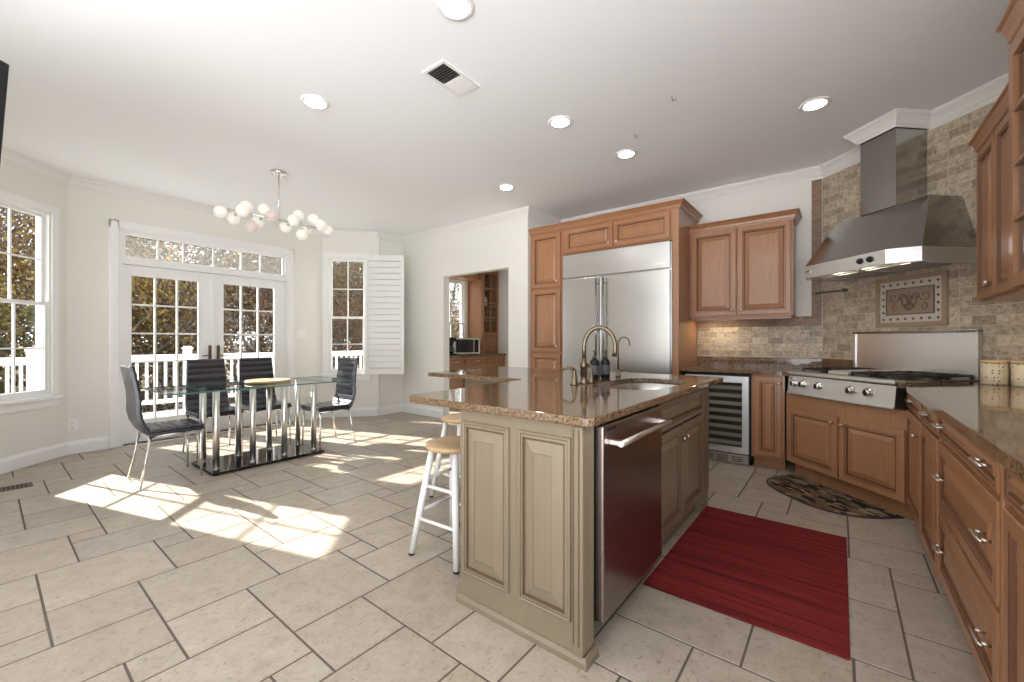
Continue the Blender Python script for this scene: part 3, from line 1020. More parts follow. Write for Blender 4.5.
for z in (1.80, 2.15): b.box(.02, .98, .02, .33, z, z + .015)
b.build('cabinet_body', 'wood_side', t)
for x0 in (.01, .505):
    b = MB(); frame(b, x0, x0 + .485, 1.43, 2.53, .055, -.022, 0)
    lattice(b, x0 + .055, x0 + .43, 1.485, 2.475, 2, 4, -.012, .018, .018)
    d = b.build('glass_door', 'wood', t)
    MB().box(x0 + .05, x0 + .435, -.006, -.003, 1.48, 2.48).build('pane', 'glass', d)
MB().sweep([(0, .35), (0, 0), (1.0, 0)], CAB_CROWN(2.55, .12, .05)).build('cornice', 'wood', t)

# ------------------------------------------------------------ island
def island():
    t = thing('kitchen_island', 'cream painted kitchen island base with glazed raised panels', 'island', (0, 0, 0), 0)
    b = MB()
    b.box(-1.345, -.775, 1.365, 1.432, .001, .874)
    b.box(-1.345, -1.33, 1.432, 2.60, .001, .874)
    b.box(-1.345, -.76, 2.125, 3.25, .10, .64); b.box(-1.345, -.80, 2.125, 3.25, .001, .10)
    b.box(-.80, -.76, 2.125, 2.20, .64, .874); b.box(-.80, -.76, 3.06, 3.25, .64, .874)
    b.box(-1.345, -.76, 3.06, 3.25, .64, .874); b.box(-1.345, -1.29, 2.0, 3.0, .64, .874)
    b.box(-2.58, -1.345, 2.62, 3.25, .001, .874)
    b.build('island_body', 'cream', t)
    # end face: frame with two raised panels, local to world (rz=0, front faces -Y)
    Y0 = 1.362
    b = MB()
    b.box(-1.36, -.735, Y0 - .012, Y0 + .002, .036, .874)
    for x0, x1 in ((-1.338, -1.073), (-1.024, -.782)):
        yb = Y0 - .012
        pr = None
        for ins, dy, mm in ((0, 0, 0), (.001, -.011, 0), (.006, -.014, 0), (.011, -.011, 0), (.013, -.008, 1), (.017, -.0105, 0), (.023, -.0105, 0), (.026, -.003, 1), (.033, -.003, 1), (.036, -.005, 0), (.078, -.015, 0), (.080, -.0135, 1)):
            vs = [b.bm.verts.new(p) for p in ((x0 + ins, yb + dy, .145 + ins), (x1 - ins, yb + dy, .145 + ins), (x1 - ins, yb + dy, .825 - ins), (x0 + ins, yb + dy, .825 - ins))]
            if pr is None: b.face(vs[::-1], 0)
            else:
                for q in range(4): b.face([pr[q], pr[(q + 1) % 4], vs[(q + 1) % 4], vs[q]], mm)
            pr = vs
        b.face(pr, 0)
    e = b.build('end_panel', ['cream', 'cream_glaze'], t)
    b = MB()
    b.box(-.774, -.730, Y0 - .022, 1.432, .034, .874, 0, .006)
    b.box(-.769, -.765, Y0 - .0245, Y0 - .021, .075, .86, 1); b.box(-.748, -.743, Y0 - .0245, Y0 - .021, .075, .86, 1)
    b.build('corner_post', ['cream', 'cream_glaze'], t)
    b = MB()
    b.sweep([(-1.36, 2.6), (-1.36, 1.352), (-.728, 1.352), (-.728, 1.435)], [(0, .001), (.016, .001), (.016, .022), (.012, .028), (.008, .036), (0, .038)])
    b.build('base_moulding', 'cream', t)
    # right side fronts: local frame rz=90, origin (-.745, 0)
    f = empty('sink_front', (-.76, 0, 0), PI / 2); f.parent = t
    MB().panel(2.135, 3.05, .70, .855, 0, .02, .035).build('false_drawer', ['cream', 'cream_glaze'], f)
    door(t, 0, 0, 0, 0) if False else None
    for (a, c, k) in ((2.135, 2.585, 2.555), (2.60, 3.05, 2.635)):
        d = MB().panel(a, c, .13, .685, 0, .02, .05).build('door', ['cream', 'cream_glaze'], f)
        m_ = MB(); knob(m_, k, .61, -.022); m_.build('knob', 'nickel', d)
    b = MB(); b.box(3.07, 3.245, -.016, 0, .12, .87, 0, .004)
    for x in (3.10, 3.14, 3.18, 3.215): b.box(x, x + .006, -.018, -.0155, .15, .84, 1)
    b.build('corner_post', ['cream', 'cream_glaze'], f)
    for d_ in ('leg_foot',):
        q = MB(); q.box(3.08, 3.24, -.012, .05, .001, .115, 0, .006); q.build('foot', 'cream', f)
    return t
island()

def counter_island():
    t = thing('island_countertop', 'large brown speckled granite island countertop with notched seating overhang', 'countertop')
    outer = [(-1.70, 1.33), (-1.68, 1.31), (-.712, 1.31), (-.684, 1.34), (-.684, 3.42), (-.71, 3.45), (-2.80, 3.45), (-2.82, 3.43), (-2.82, 2.41), (-2.80, 2.385), (-1.80, 2.385), (-1.77, 2.355), (-1.75, 2.32)]
    # sink hole
    cx, cy_, a, c = -1.005, 2.625, .222, .40
    hole = []
    for i in range(40):
        th = 2 * PI * i / 40
        co, si = math.cos(th), math.sin(th)
        hole.append((cx + a * math.copysign(abs(co) ** .62, co), cy_ + c * math.copysign(abs(si) ** .62, si)))
    bm = bmesh.new()
    for z in (.880, .914):
        es = []
        for loop in (outer, hole):
            vs = [bm.verts.new((x, y, z)) for x, y in loop]
            es += [bm.edges.new((vs[i], vs[(i + 1) % len(vs)])) for i in range(len(vs))]
        bmesh.ops.triangle_fill(bm, use_beauty=True, use_dissolve=False, edges=es)
    bm.verts.ensure_lookup_table()
    n = len(outer) + len(hole)
    for off, m_ in ((0, len(outer)), (len(outer), len(hole))):
        for i in range(m_):
            j = (i + 1) % m_
            f = bm.faces.new([bm.verts[off + i], bm.verts[off + j], bm.verts[n + off + j], bm.verts[n + off + i]])
    bmesh.ops.recalc_face_normals(bm, faces=bm.faces[:])
    # rounded rim
    me = bpy.data.meshes.new('slab'); bm.to_mesh(me); bm.free(); me.materials.append(M['granite'])
    o = bpy.data.objects.new('slab', me); COL.objects.link(o); o.parent = t
    bv = o.modifiers.new('bevel', 'BEVEL'); bv.width = .006; bv.segments = 3; bv.limit_method = 'ANGLE'; bv.angle_limit = R(50)
    # bracket below overhang
    b = MB(); b.hexa([(-1.56, 1.62, .878), (-1.362, 1.62, .878), (-1.362, 1.66, .878), (-1.56, 1.66, .878), (-1.56, 1.62, .87), (-1.362, 1.62, .79), (-1.362, 1.66, .79), (-1.56, 1.66, .87)])
    b.build('support_bracket', 'iron', t)
    # sink
    s = thing('undermount_sink', 'stainless steel undermount sink basin set in the island', 'sink')
    b = MB()
    prof = [(1.02, .879), (1.02, .876), (1.0, .872), (.97, .74), (.90, .70), (.12, .695)]
    prof_o = [(1.035, .879), (1.035, .868), (1.0, .735), (.92, .692), (.12, .688)]
    rings = [[b.bm.verts.new((cx + (x - cx) * k, cy_ + (y - cy_) * k, z)) for x, y in hole] for k, z in prof]
    rings2 = [[b.bm.verts.new((cx + (x - cx) * k, cy_ + (y - cy_) * k, z)) for x, y in hole] for k, z in prof_o]
    for rr in (rings, rings2):
        for i in range(len(rr) - 1):
            for k in range(40): b.face([rr[i][k], rr[i][(k + 1) % 40], rr[i + 1][(k + 1) % 40], rr[i + 1][k]], 0, True)
    for k in range(40): b.face([rings[0][k], rings[0][(k + 1) % 40], rings2[0][(k + 1) % 40], rings2[0][k]])
    b.face(rings[-1]); b.face(rings2[-1])
    b.build('basin', 'steel', s)
    b = MB(); b.lathe((cx, cy_, .696), [(.04, 0), (.04, .003), (.02, .004), (.002, .002)], 20); b.build('drain', 'chrome', s)
counter_island()

def dishwasher():
    t = thing('dishwasher', 'stainless steel dishwasher with bar handle in the island side', 'dishwasher', (-.755, 1.440, 0), PI / 2)
    W = .675
    b = MB(); b.box(.006, W - .006, 0, .55, .10, .868); b.build('tub', 'dark', t)
    b = MB(); b.box(.01, W - .01, .06, .5, .002, .10); b.build('toe_kick', 'black', t)
    d = MB().box(.008, W - .008, -.055, -.001, .115, .865, 0, .008).build('door', 'steel_dw', t)
    b = MB(); b.tube([(.05, -.105, .795), (W - .05, -.105, .795)], .012, 12)
    for x in (.07, W - .07): b.obox((x, -.08, .795), (.026, .055, .022), 0, 0, 0, .004)
    b.build('handle', 'steel_tube', d)
    b = MB(); b.box(.04, .12, -.0565, -.0545, .84, .848); b.build('indicator', 'black', d)
dishwasher()

# --- faucet set
def faucets():
    zt = .914
    x, y = -1.278, 2.365
    t = thing('kitchen_faucet', 'bronze gooseneck faucet with two lever handles beside the island sink', 'faucet', (x, y, zt), 0)
    ux, uy = .93, .18    # spout direction toward basin
    b = MB()
    b.lathe((0, 0, .0005), [(.030, 0), (.030, .006), (.022, .016), (.020, .05), (.024, .056), (.022, .10), (.026, .106), (.024, .125), (.016, .135), (.014, .16)], 20)
    b.build('spout_base', 'bronze', t)
    pts = [(0, 0, .13), (0, 0, .23)]
    rr = .105
    for i in range(13):
        a = PI - (PI * 1.08) * i / 12
        k = rr + rr * math.cos(a)
        pts.append((ux * k, uy * k, .235 + rr * 1.15 * math.sin(a)))
    pts.append((pts[-1][0] - .004, pts[-1][1], pts[-1][2] - .03))
    b = MB(); b.tube(pts, [.014] * 2 + [.0135] * 11 + [.0125, .0125, .0155], 14); b.build('gooseneck_spout', 'bronze', t)
    for (hx, hy, sg) in ((-.012, -.10, -1), (.0, .10, 1)):
        b = MB()
        b.lathe((hx, hy, .0005), [(.028, 0), (.028, .005), (.018, .018), (.015, .045), (.011, .075), (.012, .085), (.006, .095)], 18)
        b.tube([(hx, hy, .09), (hx - .012, hy + sg * .012, .108), (hx - .03, hy + sg * .02, .112), (hx - .05, hy + sg * .03, .102), (hx - .06, hy + sg * .034, .09)], [.010, .010, .009, .008, .006], 10)
        b.build('lever_handle', 'bronze', t)
    x, y = -1.325, 2.99
    t = thing('filter_faucet', 'slender bronze filtered water faucet behind the soap bottles', 'faucet', (x, y, zt), 0)
    b = MB(); b.lathe((0, 0, .0005), [(.022, 0), (.020, .008), (.010, .025), (.013, .04), (.009, .055)], 16)
    b.build('base', 'bronze', t)
    pts = [(0, 0, .05), (0, 0, .25)] + [(.045 - .045 * math.cos(a), -.0, .25 + .05 * math.sin(a)) for a in (PI * k / 8 * 1.0 for k in range(1, 8))] + [(.09, 0, .235)]
    b = MB(); b.tube(pts, .0055, 10); b.build('spout', 'bronze', t)
    b = MB(); b.tube([(0, 0, .045), (.03, .02, .05), (.055, .035, .052)], [.006, .005, .006], 8); b.build('lever_handle', 'bronze', t)
faucets()

def bottle(x, y, label):
    t = thing('soap_bottle', label, 'soap bottle', (x, y, .9145), 0, 'dark pump bottles behind the island sink')
    b = MB(); b.lathe((0, 0, 0), [(.030, 0), (.034, .004), (.034, .115), (.030, .130), (.014, .142), (.013, .150)], 20); g = b.build('bottle_body', 'black', t)
    b = MB(); b.lathe((0, 0, .03), [(.0342, 0), (.0346, .001), (.0346, .065), (.0342, .066)], 20); b.build('bottle_label', 'label', t)
    b = MB(); b.lathe((0, 0, .149), [(.015, 0), (.015, .018), (.006, .020), (.005, .045)], 14)
    b.tube([(0, 0, .196), (0, 0, .20), (.0, .0, .206)], [.011, .012, .008], 12)
    b.tube([(0, 0, .20), (.025, -.02, .200), (.038, -.03, .192)], [.006, .005, .0035], 8)
    b.build('pump', 'bronze', t)
bottle(-1.385, 2.72, 'left one of the two dark pump bottles behind the island sink')
bottle(-1.345, 2.81, 'right one of the two dark pump bottles behind the island sink')

# ------------------------------------------------------------ rugs
b = MB(); b.box(-.752, .03, 1.985, 3.20, .0008, .010, 0, .003)
tag(b.build('area_rug', 'rug'), 'dark red striped rectangular rug on the tiles beside the island', 'rug')
def dmat():
    c = dline(-4.11, 4.15)
    t = thing('floor_mat', 'curved brown leaf patterned mat in front of the rangetop cabinet', 'mat', (c[0], c[1], 0), -PI / 4)
    def outline(k):
        pts = []
        L, D = .455 * k, .47 * k
        for i in range(33):
            th = PI + PI * i / 32
            co, si = math.cos(th), math.sin(th)
            pts.append((L * math.copysign(abs(co) ** .7, co), -.012 * (1 - k) * 20 * 0 + D * -abs(si) ** .75 + (0 if k == 1 else -.012)))
        return pts
    MB().prism(outline(1.0), .0008, .007).build('binding', 'mat_edge', t)
    MB().prism(outline(.955), .0072, .010).build('pile', 'mat', t)
dmat()

# ------------------------------------------------------------ stools
def make_stool():
    t = empty('bar_stool')
    b = MB(); b.lathe((0, 0, .585), [(.145, 0), (.156, .006), (.158, .018), (.154, .030), (.10, .031), (.01, .026)], 36); b.build('seat', 'seat_wood', t)
    P = []
    for sx in (-1, 1):
        for sy in (-1, 1):
            p0 = Vector((sx * .085, sy * .085, .588)); p1 = Vector((sx * .165, sy * .165, .004)); P.append((sx, sy, p0, p1))
            lg = MB().tube([p0, p0.lerp(p1, .5), p1], [.018, .020, .016], 12).build('leg', 'white_gloss', t)
            MB().lathe((p1.x, p1.y, .0006), [(.015, 0), (.017, .003), (.017, .012)], 12).build('foot_cap', 'black', lg)
    def at(sx, sy, z):
        q = [p for p in P if p[0] == sx and p[1] == sy][0]
        return q[2].lerp(q[3], (.588 - z) / .584)
    for a, c_, z in (((-1, -1), (1, -1), .20), ((-1, 1), (1, 1), .20), ((-1, -1), (-1, 1), .24), ((1, -1), (1, 1), .24), ((-1, -1), (1, -1), .38), ((-1, 1), (1, 1), .38), ((-1, -1), (-1, 1), .42), ((1, -1), (1, 1), .42)):
        MB().tube([at(*a, z), at(*c_, z)], .0095, 10).build('rung', 'white_gloss', t)
    return t
st = make_stool()
st.location = (-1.715, 1.65, 0); st.rotation_euler = (0, 0, R(4))
tag(st, 'white wooden bar stool with round natural seat nearest the camera', 'stool', 'bar stools at the island')
s2 = copy_tree(st); s2.location = (-2.25, 2.25, 0); s2.rotation_euler = (0, 0, R(-8))
tag(s2, 'second white bar stool farther back under the island overhang', 'stool', 'bar stools at the island')

# ------------------------------------------------------------ dining set
def make_chair():
    t = empty('dining_chair')
    # seat cushion : ribbed front-to-back in y
    n = 5
    b = MB()
    b.box(-.21, .21, -.21, .172, .415, .435, 0, .006)
    for i in range(4):
        y0 = -.20 + i * .094
        b.box(-.205, .205, y0 + .001, y0 + .093, .430, .462, 0, .012)
    b.build('seat', 'leather', t)
    # backrest: curved slab with horizontal ribs
    prof = [(-.165, .40), (-.205, .44), (-.245, .52), (-.262, .60), (-.260, .68), (-.265, .76), (-.280, .85), (-.294, .93), (-.303, .985)]
    def pos(u):
        k = u * (len(prof) - 1); i = min(int(k), len(prof) - 2); f = k - i
        a, c = Vector(prof[i]), Vector(prof[i + 1])
        return a.lerp(c, f)
    b = MB()
    N = 44
    g = []
    for i in range(N + 1):
        u = i / N
        p = pos(u); q = (pos(min(1, u + .02)) - pos(max(0, u - .02))).normalized()
        nrm = Vector((q.y, -q.x))          # toward front (+y)
        w = .205 - .035 * u
        rib = .007 * abs(math.sin(u * PI * 10)) ** .5
        thf, thb = .014 + rib, .018
        if i in (0, N): thf = thb = .006
        f_ = p + nrm * thf; k_ = p - nrm * thb
        g.append([b.bm.verts.new(v) for v in ((-w, k_.x, k_.y), (-w - .004, (k_.x + f_.x) / 2, (k_.y + f_.y) / 2), (-w + .008, f_.x, f_.y), (w - .008, f_.x, f_.y), (w + .004, (k_.x + f_.x) / 2, (k_.y + f_.y) / 2), (w, k_.x, k_.y))])
    for i in range(N):
        for k in range(6):
            b.face([g[i][k], g[i][(k + 1) % 6], g[i + 1][(k + 1) % 6], g[i + 1][k]], 0, False)
    b.face(g[0][::-1]); b.face(g[-1])
    b.build('backrest', 'leather', t)
    b = MB()
    b.tube([(-.19, -.19, .405), (.19, -.19, .405), (.19, .155, .405), (-.19, .155, .405), (-.19, -.19, .405)], .010, 8)
    b.build('seat_frame', 'chrome', t)
    for sx in (-1, 1):
        for p0, p1 in (((sx * .19, .145, .405), (sx * .20, .152, .004)), ((sx * .19, -.19, .405), (sx * .215, -.26, .004))):
            MB().tube([p0, p1], [.0115, .0075], 12).build('leg', 'chrome', t)
    return t
ch = make_chair()
spots = [((-4.60, 1.04), 0, 'black ribbed leather chair at the left end of the glass table'),
         ((-5.20, 1.53), -PI / 2, 'black leather chair behind the glass table, nearer the left end'),
         ((-5.20, 2.03), -PI / 2, 'black leather chair behind the glass table, nearer the window'),
         ((-4.63, 2.42), PI, 'black ribbed leather chair at the right end of the glass table')]
for i, (p, a, lab) in enumerate(spots):
    o = ch if i == 0 else copy_tree(ch)
    o.location = (p[0], p[1], 0); o.rotation_euler = (0, 0, a)
    tag(o, lab, 'chair', 'dining chairs around the glass table')

def table():
    t = thing('dining_table', 'rectangular glass dining table on chrome tubes and black mirrored base', 'table', (-4.62, 1.76, 0), 0)
    b = MB(); b.box(-.27, .32, -.515, .485, .018, .030, 0, .002); b.build('base_plate', 'blackgloss', t)
    b = MB(); frame_ = [(-.275, -.52), (.325, -.52), (.325, .49), (-.275, .49)]
    b.prism(frame_, .010, .0178); b.build('base_rim', 'black', t)
    for x in (-.24, .29):
        for y in (-.48, .45):
            MB().lathe((x, y, .0006), [(.02, 0), (.022, .009)], 12).build('foot', 'black', t)
    for y in (-.45, -.15, .14, .44):
        for x in (-.18, .185):
            lg = MB().tube([(x, y, .0305), (x, y, .738)], .027, 20).build('leg', 'steel_tube', t)
            MB().lathe((x, y, .0303), [(.031, 0), (.031, .004), (.028, .005)], 20).build('collar', 'chrome', lg)
    def pane(y0, y1, name):
        g = MB()
        x0, x1, z0, z1 = -.48, .33, .7385, .7505
        vs = [g.bm.verts.new((x, y, z)) for x in (x0, x1) for y in (y0, y1) for z in (z0, z1)]
        for q, mi in (((0, 1, 3, 2), 1), ((4, 6, 7, 5), 1), ((0, 4, 5, 1), 1), ((2, 3, 7, 6), 1), ((0, 2, 6, 4), 0), ((1, 5, 7, 3), 0)):
            g.face([vs[i] for i in q], mi)
        g.build(name, ['table_glass', 'glass_edge'], t)
    pane(-.83, -.535, 'extension_leaf'); pane(-.53, .53, 'glass_top'); pane(.535, .83, 'extension_leaf')
table()
b = MB(); b.lathe((-4.74, 1.87, .7512), [(.16, 0), (.210, .006), (.217, .016), (.210, .026), (.190, .024), (.180, .019), (.01, .019)], 44)
tag(b.build('round_board', 'board'), 'round pale wooden board lying on the glass table', 'board')

# ------------------------------------------------------------ chandelier
def chandelier():
    cx, cy_ = -4.48, 1.865
    t = thing('chandelier', 'linear chrome chandelier with frosted globe bulbs over the glass table', 'chandelier', (cx, cy_, 0), 0)
    b = MB(); b.lathe((0, 0, CEIL - .028), [(.065, 0), (.075, .008), (.075, .027)], 28)
    for a in range(4):
        b.sphere((.05 * math.cos(a * PI / 2 + .4), .05 * math.sin(a * PI / 2 + .4), CEIL - .034), .009, 8, 6)
    b.build('ceiling_canopy', 'chrome', t)
    zb = 2.415
    MB().tube([(0, 0, zb), (0, 0, CEIL - .028)], .007, 10).build('stem', 'chrome', t)
    MB().tube([(0, -.44, zb), (0, .46, zb)], .009, 10).build('crossbar', 'chrome', t)
    G = [(1.358, 2.372, 0), (1.462, 2.363, -.10), (1.536, 2.40, .10), (1.571, 2.475, 0), (1.619, 2.288, 0), (1.673, 2.373, -.10), (1.729, 2.487, 0), (1.805, 2.41, .11),
         (1.93, 2.382, -.10), (2.012, 2.415, .10), (2.061, 2.505, 0), (2.139, 2.399, -.10), (2.096, 2.31, 0), (2.22, 2.505, 0), (2.303, 2.427, .10), (2.381, 2.421, 0)]
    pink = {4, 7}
    for i, (Y, z, dx) in enumerate(G):
        y = Y - cy_
        # shift the globe in depth while staying near its measured line of sight
        yy = y + dx * .34 * -1 if dx else y
        yy = y - dx * (Y / 4.48)
        g = MB().sphere((dx, yy, z + (0.0)), .056, 20, 12).build('globe', 'bulb_pink' if i in pink else 'bulb_on', t)
        a = Vector((0, max(-.44, min(.46, yy)), zb)); c = Vector((dx, yy, z))
        d = (c - a)
        if d.length > .065:
            e = c - d.normalized() * .055
            MB().tube([a, e], .006, 8).build('arm', 'chrome', t)
            MB().tube([e - d.normalized() * .012, e + d.normalized() * .004], .016, 12).build('socket', 'chrome', t)
chandelier()

# ------------------------------------------------------------ ceiling fixtures
LIGHTS = [((-1.548, 1.50), 'recessed ceiling light at the top edge nearest the camera'), ((-2.96, 1.48), 'recessed ceiling light left of the ceiling vent'),
          ((-1.72, 2.80), 'recessed ceiling light above the island beside the first hook'), ((-1.54, 3.65), 'recessed ceiling light in front of the refrigerator'),
          ((-2.92, 3.61), 'recessed ceiling light nearest the passage to the pantry'), ((-.142, 3.727), 'recessed ceiling light nearest the range hood')]
def make_light():
    t = empty('ceiling_light')
    b = MB()
    seg = 32
    b.sweep([(.098 * math.cos(-2 * PI * k / seg), .098 * math.sin(-2 * PI * k / seg)) for k in range(seg)], [(0, -.0005), (0, -.006), (-.012, -.010) if False else (.0, -.006), (.0, -.0005)], closed=True) if False else None
    b.lathe((0, 0, 0), [(.064, -.004), (.072, -.009), (.092, -.008), (.098, -.0005)], 32)
    b.build('trim_ring', 'white', t)
    MB().lathe((0, 0, 0), [(.062, -.0105), (.0635, -.0095), (.0635, -.004)], 28).build('lens', 'downlight', t)
    return t
LIGHTS += [((-2.6, -.35), 'added fill downlight, unseen behind the camera on the left'), ((-1.2, -.5), 'added fill downlight, unseen behind the camera in the middle'), ((-3.6, -2.0), 'added fill downlight, unseen farthest behind the camera on the left'), ((-.2, -1.8), 'added fill downlight, unseen farthest behind the camera on the right')]  # unseen downlights added behind the camera to fill the room with light
lt = make_light()
for i, (p, lab) in enumerate(LIGHTS):
    o = lt if i == 0 else copy_tree(lt)
    o.location = (p[0], p[1], CEIL)
    tag(o, lab, 'light', 'recessed ceiling lights')

t = thing('ceiling_vent', 'square white ceiling air vent with dark louvres', 'vent', (-1.995, 1.90, CEIL), R(0))
b = MB(); frame(b, -.16, .16, -.10, .10, .025, -.10, .10) if False else None
b.box(-.10, .10, -.165, -.145, -.008, -.0005); b.box(-.10, .10, .145, .165, -.008, -.0005); b.box(-.10, -.08, -.145, .145, -.008, -.0005); b.box(.08, .10, -.145, .145, -.008, -.0005)
b.build('frame', 'white', t)
MB().box(-.08, .08, -.145, .145, -.002, -.0005).build('duct_opening', 'dark', t)
b = MB()
for i in range(7): b.box(-.078, .078, -.135 + i * .02, -.131 + i * .02, -.006, -.002)
b.build('dark_louvres', 'grille', t)
b = MB(); b.box(-.078, .078, .005, .14, -.007, -.0025)
for i in range(5): b.box(-.07, .07, .02 + i * .024, .03 + i * .024, -.009, -.007)
b.build('damper_plate', 'white', t)
for (x, y, lab) in ((-1.334, 3.342, 'small white pot hook screwed in the ceiling, the farther left one'), (-.926, 2.994, 'small white pot hook screwed in the ceiling, the one nearer the camera')):
    pts = [(x, y, CEIL - .001), (x, y, CEIL - .018)] + [(x + .012 - .012 * math.cos(a), y, CEIL - .02 - .014 * math.sin(a)) for a in (PI * k / 6 for k in range(1, 7))]
    tag(MB().tube(pts, .003, 8).build('ceiling_hook', 'grille'), lab, 'hook', 'pot hooks in the ceiling')

# ------------------------------------------------------------ counter items, plates on walls
def canister(x, y, label, r=.062):
    t = thing('canister', label, 'canister', (x, y, .9125), 0, 'cream canisters on the right counter')
    b = MB(); b.lathe((0, 0, 0), [(r - .003, 0), (r, .003), (r, .135)], 32); c = b.build('canister_body', 'canister', t)
    b = MB(); b.lathe((0, 0, .1355), [(r + .002, 0), (r + .002, .012), (r - .006, .016), (.01, .017)], 32); b.build('lid', 'board', t)
canister(.765, 3.94, 'cream dotted canister next to the steel back guard')
canister(.878, 3.86, 'cream dotted canister at the right edge of the photo')

def plate(name, label, loc, rz, m1, m2, kind, w=.075, h=.118, group=None):
    t = thing(name, label, 'outlet' if kind == 'outlet' else 'switch', loc, rz, group)
    MB().box(-w / 2, w / 2, -.006, -.0005, -h / 2, h / 2, 0, .002).build('cover_plate', m1, t)
    if kind == 'outlet':
        for z in (-.022, .022):
            s = MB().lathe((0, -.0055, z), [(.016, 0), (.015, .003), (.002, .003)], 16, 0, 'Y').build('socket', m2, t)
            MB().box(-.006, -.004, -.0092, -.008, z - .004, z + .006).box(.004, .006, -.0092, -.008, z - .004, z + .006).build('slots', 'dark', s)
    else:
        n = 1 if w < .1 else 2
        for i in range(n):
            x = (i - (n - 1) / 2) * .046
            MB().box(x - .016, x + .016, -.010, -.006, -.033, .033, 0, .002).build('rocker', m2, t)
plate('wall_outlet', 'white electrical outlet low on the breakfast wall left of the french doors', (-6.33, .592, .303), PI / 2, 'white', 'white_gloss', 'outlet')
plate('light_switch', 'white double light switch right of the french doors', (-6.33, 2.957, 1.29), PI / 2, 'white', 'white_gloss', 'switch', w=.115)
plate('light_switch', 'beige switch on the backsplash nearer the refrigerator', (-1.054, 5.119, 1.20), 0, 'switch', 'switch', 'switch', group='backsplash switches')
plate('light_switch', 'beige switch on the backsplash farther from the refrigerator', (-.914, 5.119, 1.20), 0, 'switch', 'switch', 'switch', group='backsplash switches')

t = thing('floor_register', 'brown metal floor register at the left edge', 'vent', (-5.25, .10, 0), R(0))
b = MB(); b.box(-.075, .075, -.16, .16, .0006, .004, 0, .001); b.build('plate', 'brown_metal', t)
b = MB()
for i in range(12): b.box(-.058, .058, -.135 + i * .023, -.125 + i * .023, .0042, .0048)
b.build('slots', 'dark', t)

# TV at the left edge
def tv():
    d = 1.75
    Fw = Vector((-math.sin(YAW), math.cos(YAW), 0)); Rt = Vector((math.cos(YAW), math.sin(YAW), 0))
    p = Fw * d + Rt * (-1.240 * d)
    t = thing('wall_television', 'black television edge on a wall arm at the left edge', 'television', (p.x, p.y, 0), YAW)
    b = MB(); ztop = CAM_H + 284 * d / FPX
    w = .74; h = .50
    b.hexa([(-w - .04, 0, ztop - h), (-.045, 0, ztop - h), (-.045, .05, ztop - h), (-w - .04, .05, ztop - h), (-w, 0, ztop), (0, 0, ztop), (0, .05, ztop), (-w, .05, ztop)])
    b.build('television_body', 'black', t)
    b = MB(); b.hexa([(-w - .02, -.003, ztop - h + .02), (-.06, -.003, ztop - h + .02), (-.06, -.0005, ztop - h + .02), (-w - .02, -.0005, ztop - h + .02), (-w + .02, -.003, ztop - .02), (-.02, -.003, ztop - .02), (-.02, -.0005, ztop - .02), (-w + .02, -.0005, ztop - .02)])
    b.build('screen', 'blackgloss', t)
    q = Vector((-3.62, -.70, 0)) - Vector((p.x, p.y, 0))
    cq = Matrix.Rotation(-YAW, 3, 'Z') @ q
    b = MB(); b.tube([(-w / 2, .05, ztop - .3), (-w / 2 - .2, .12, ztop - .3), (cq.x, cq.y, ztop - .3)], .018, 10)
    b.build('wall_arm', 'iron', t)
tv()

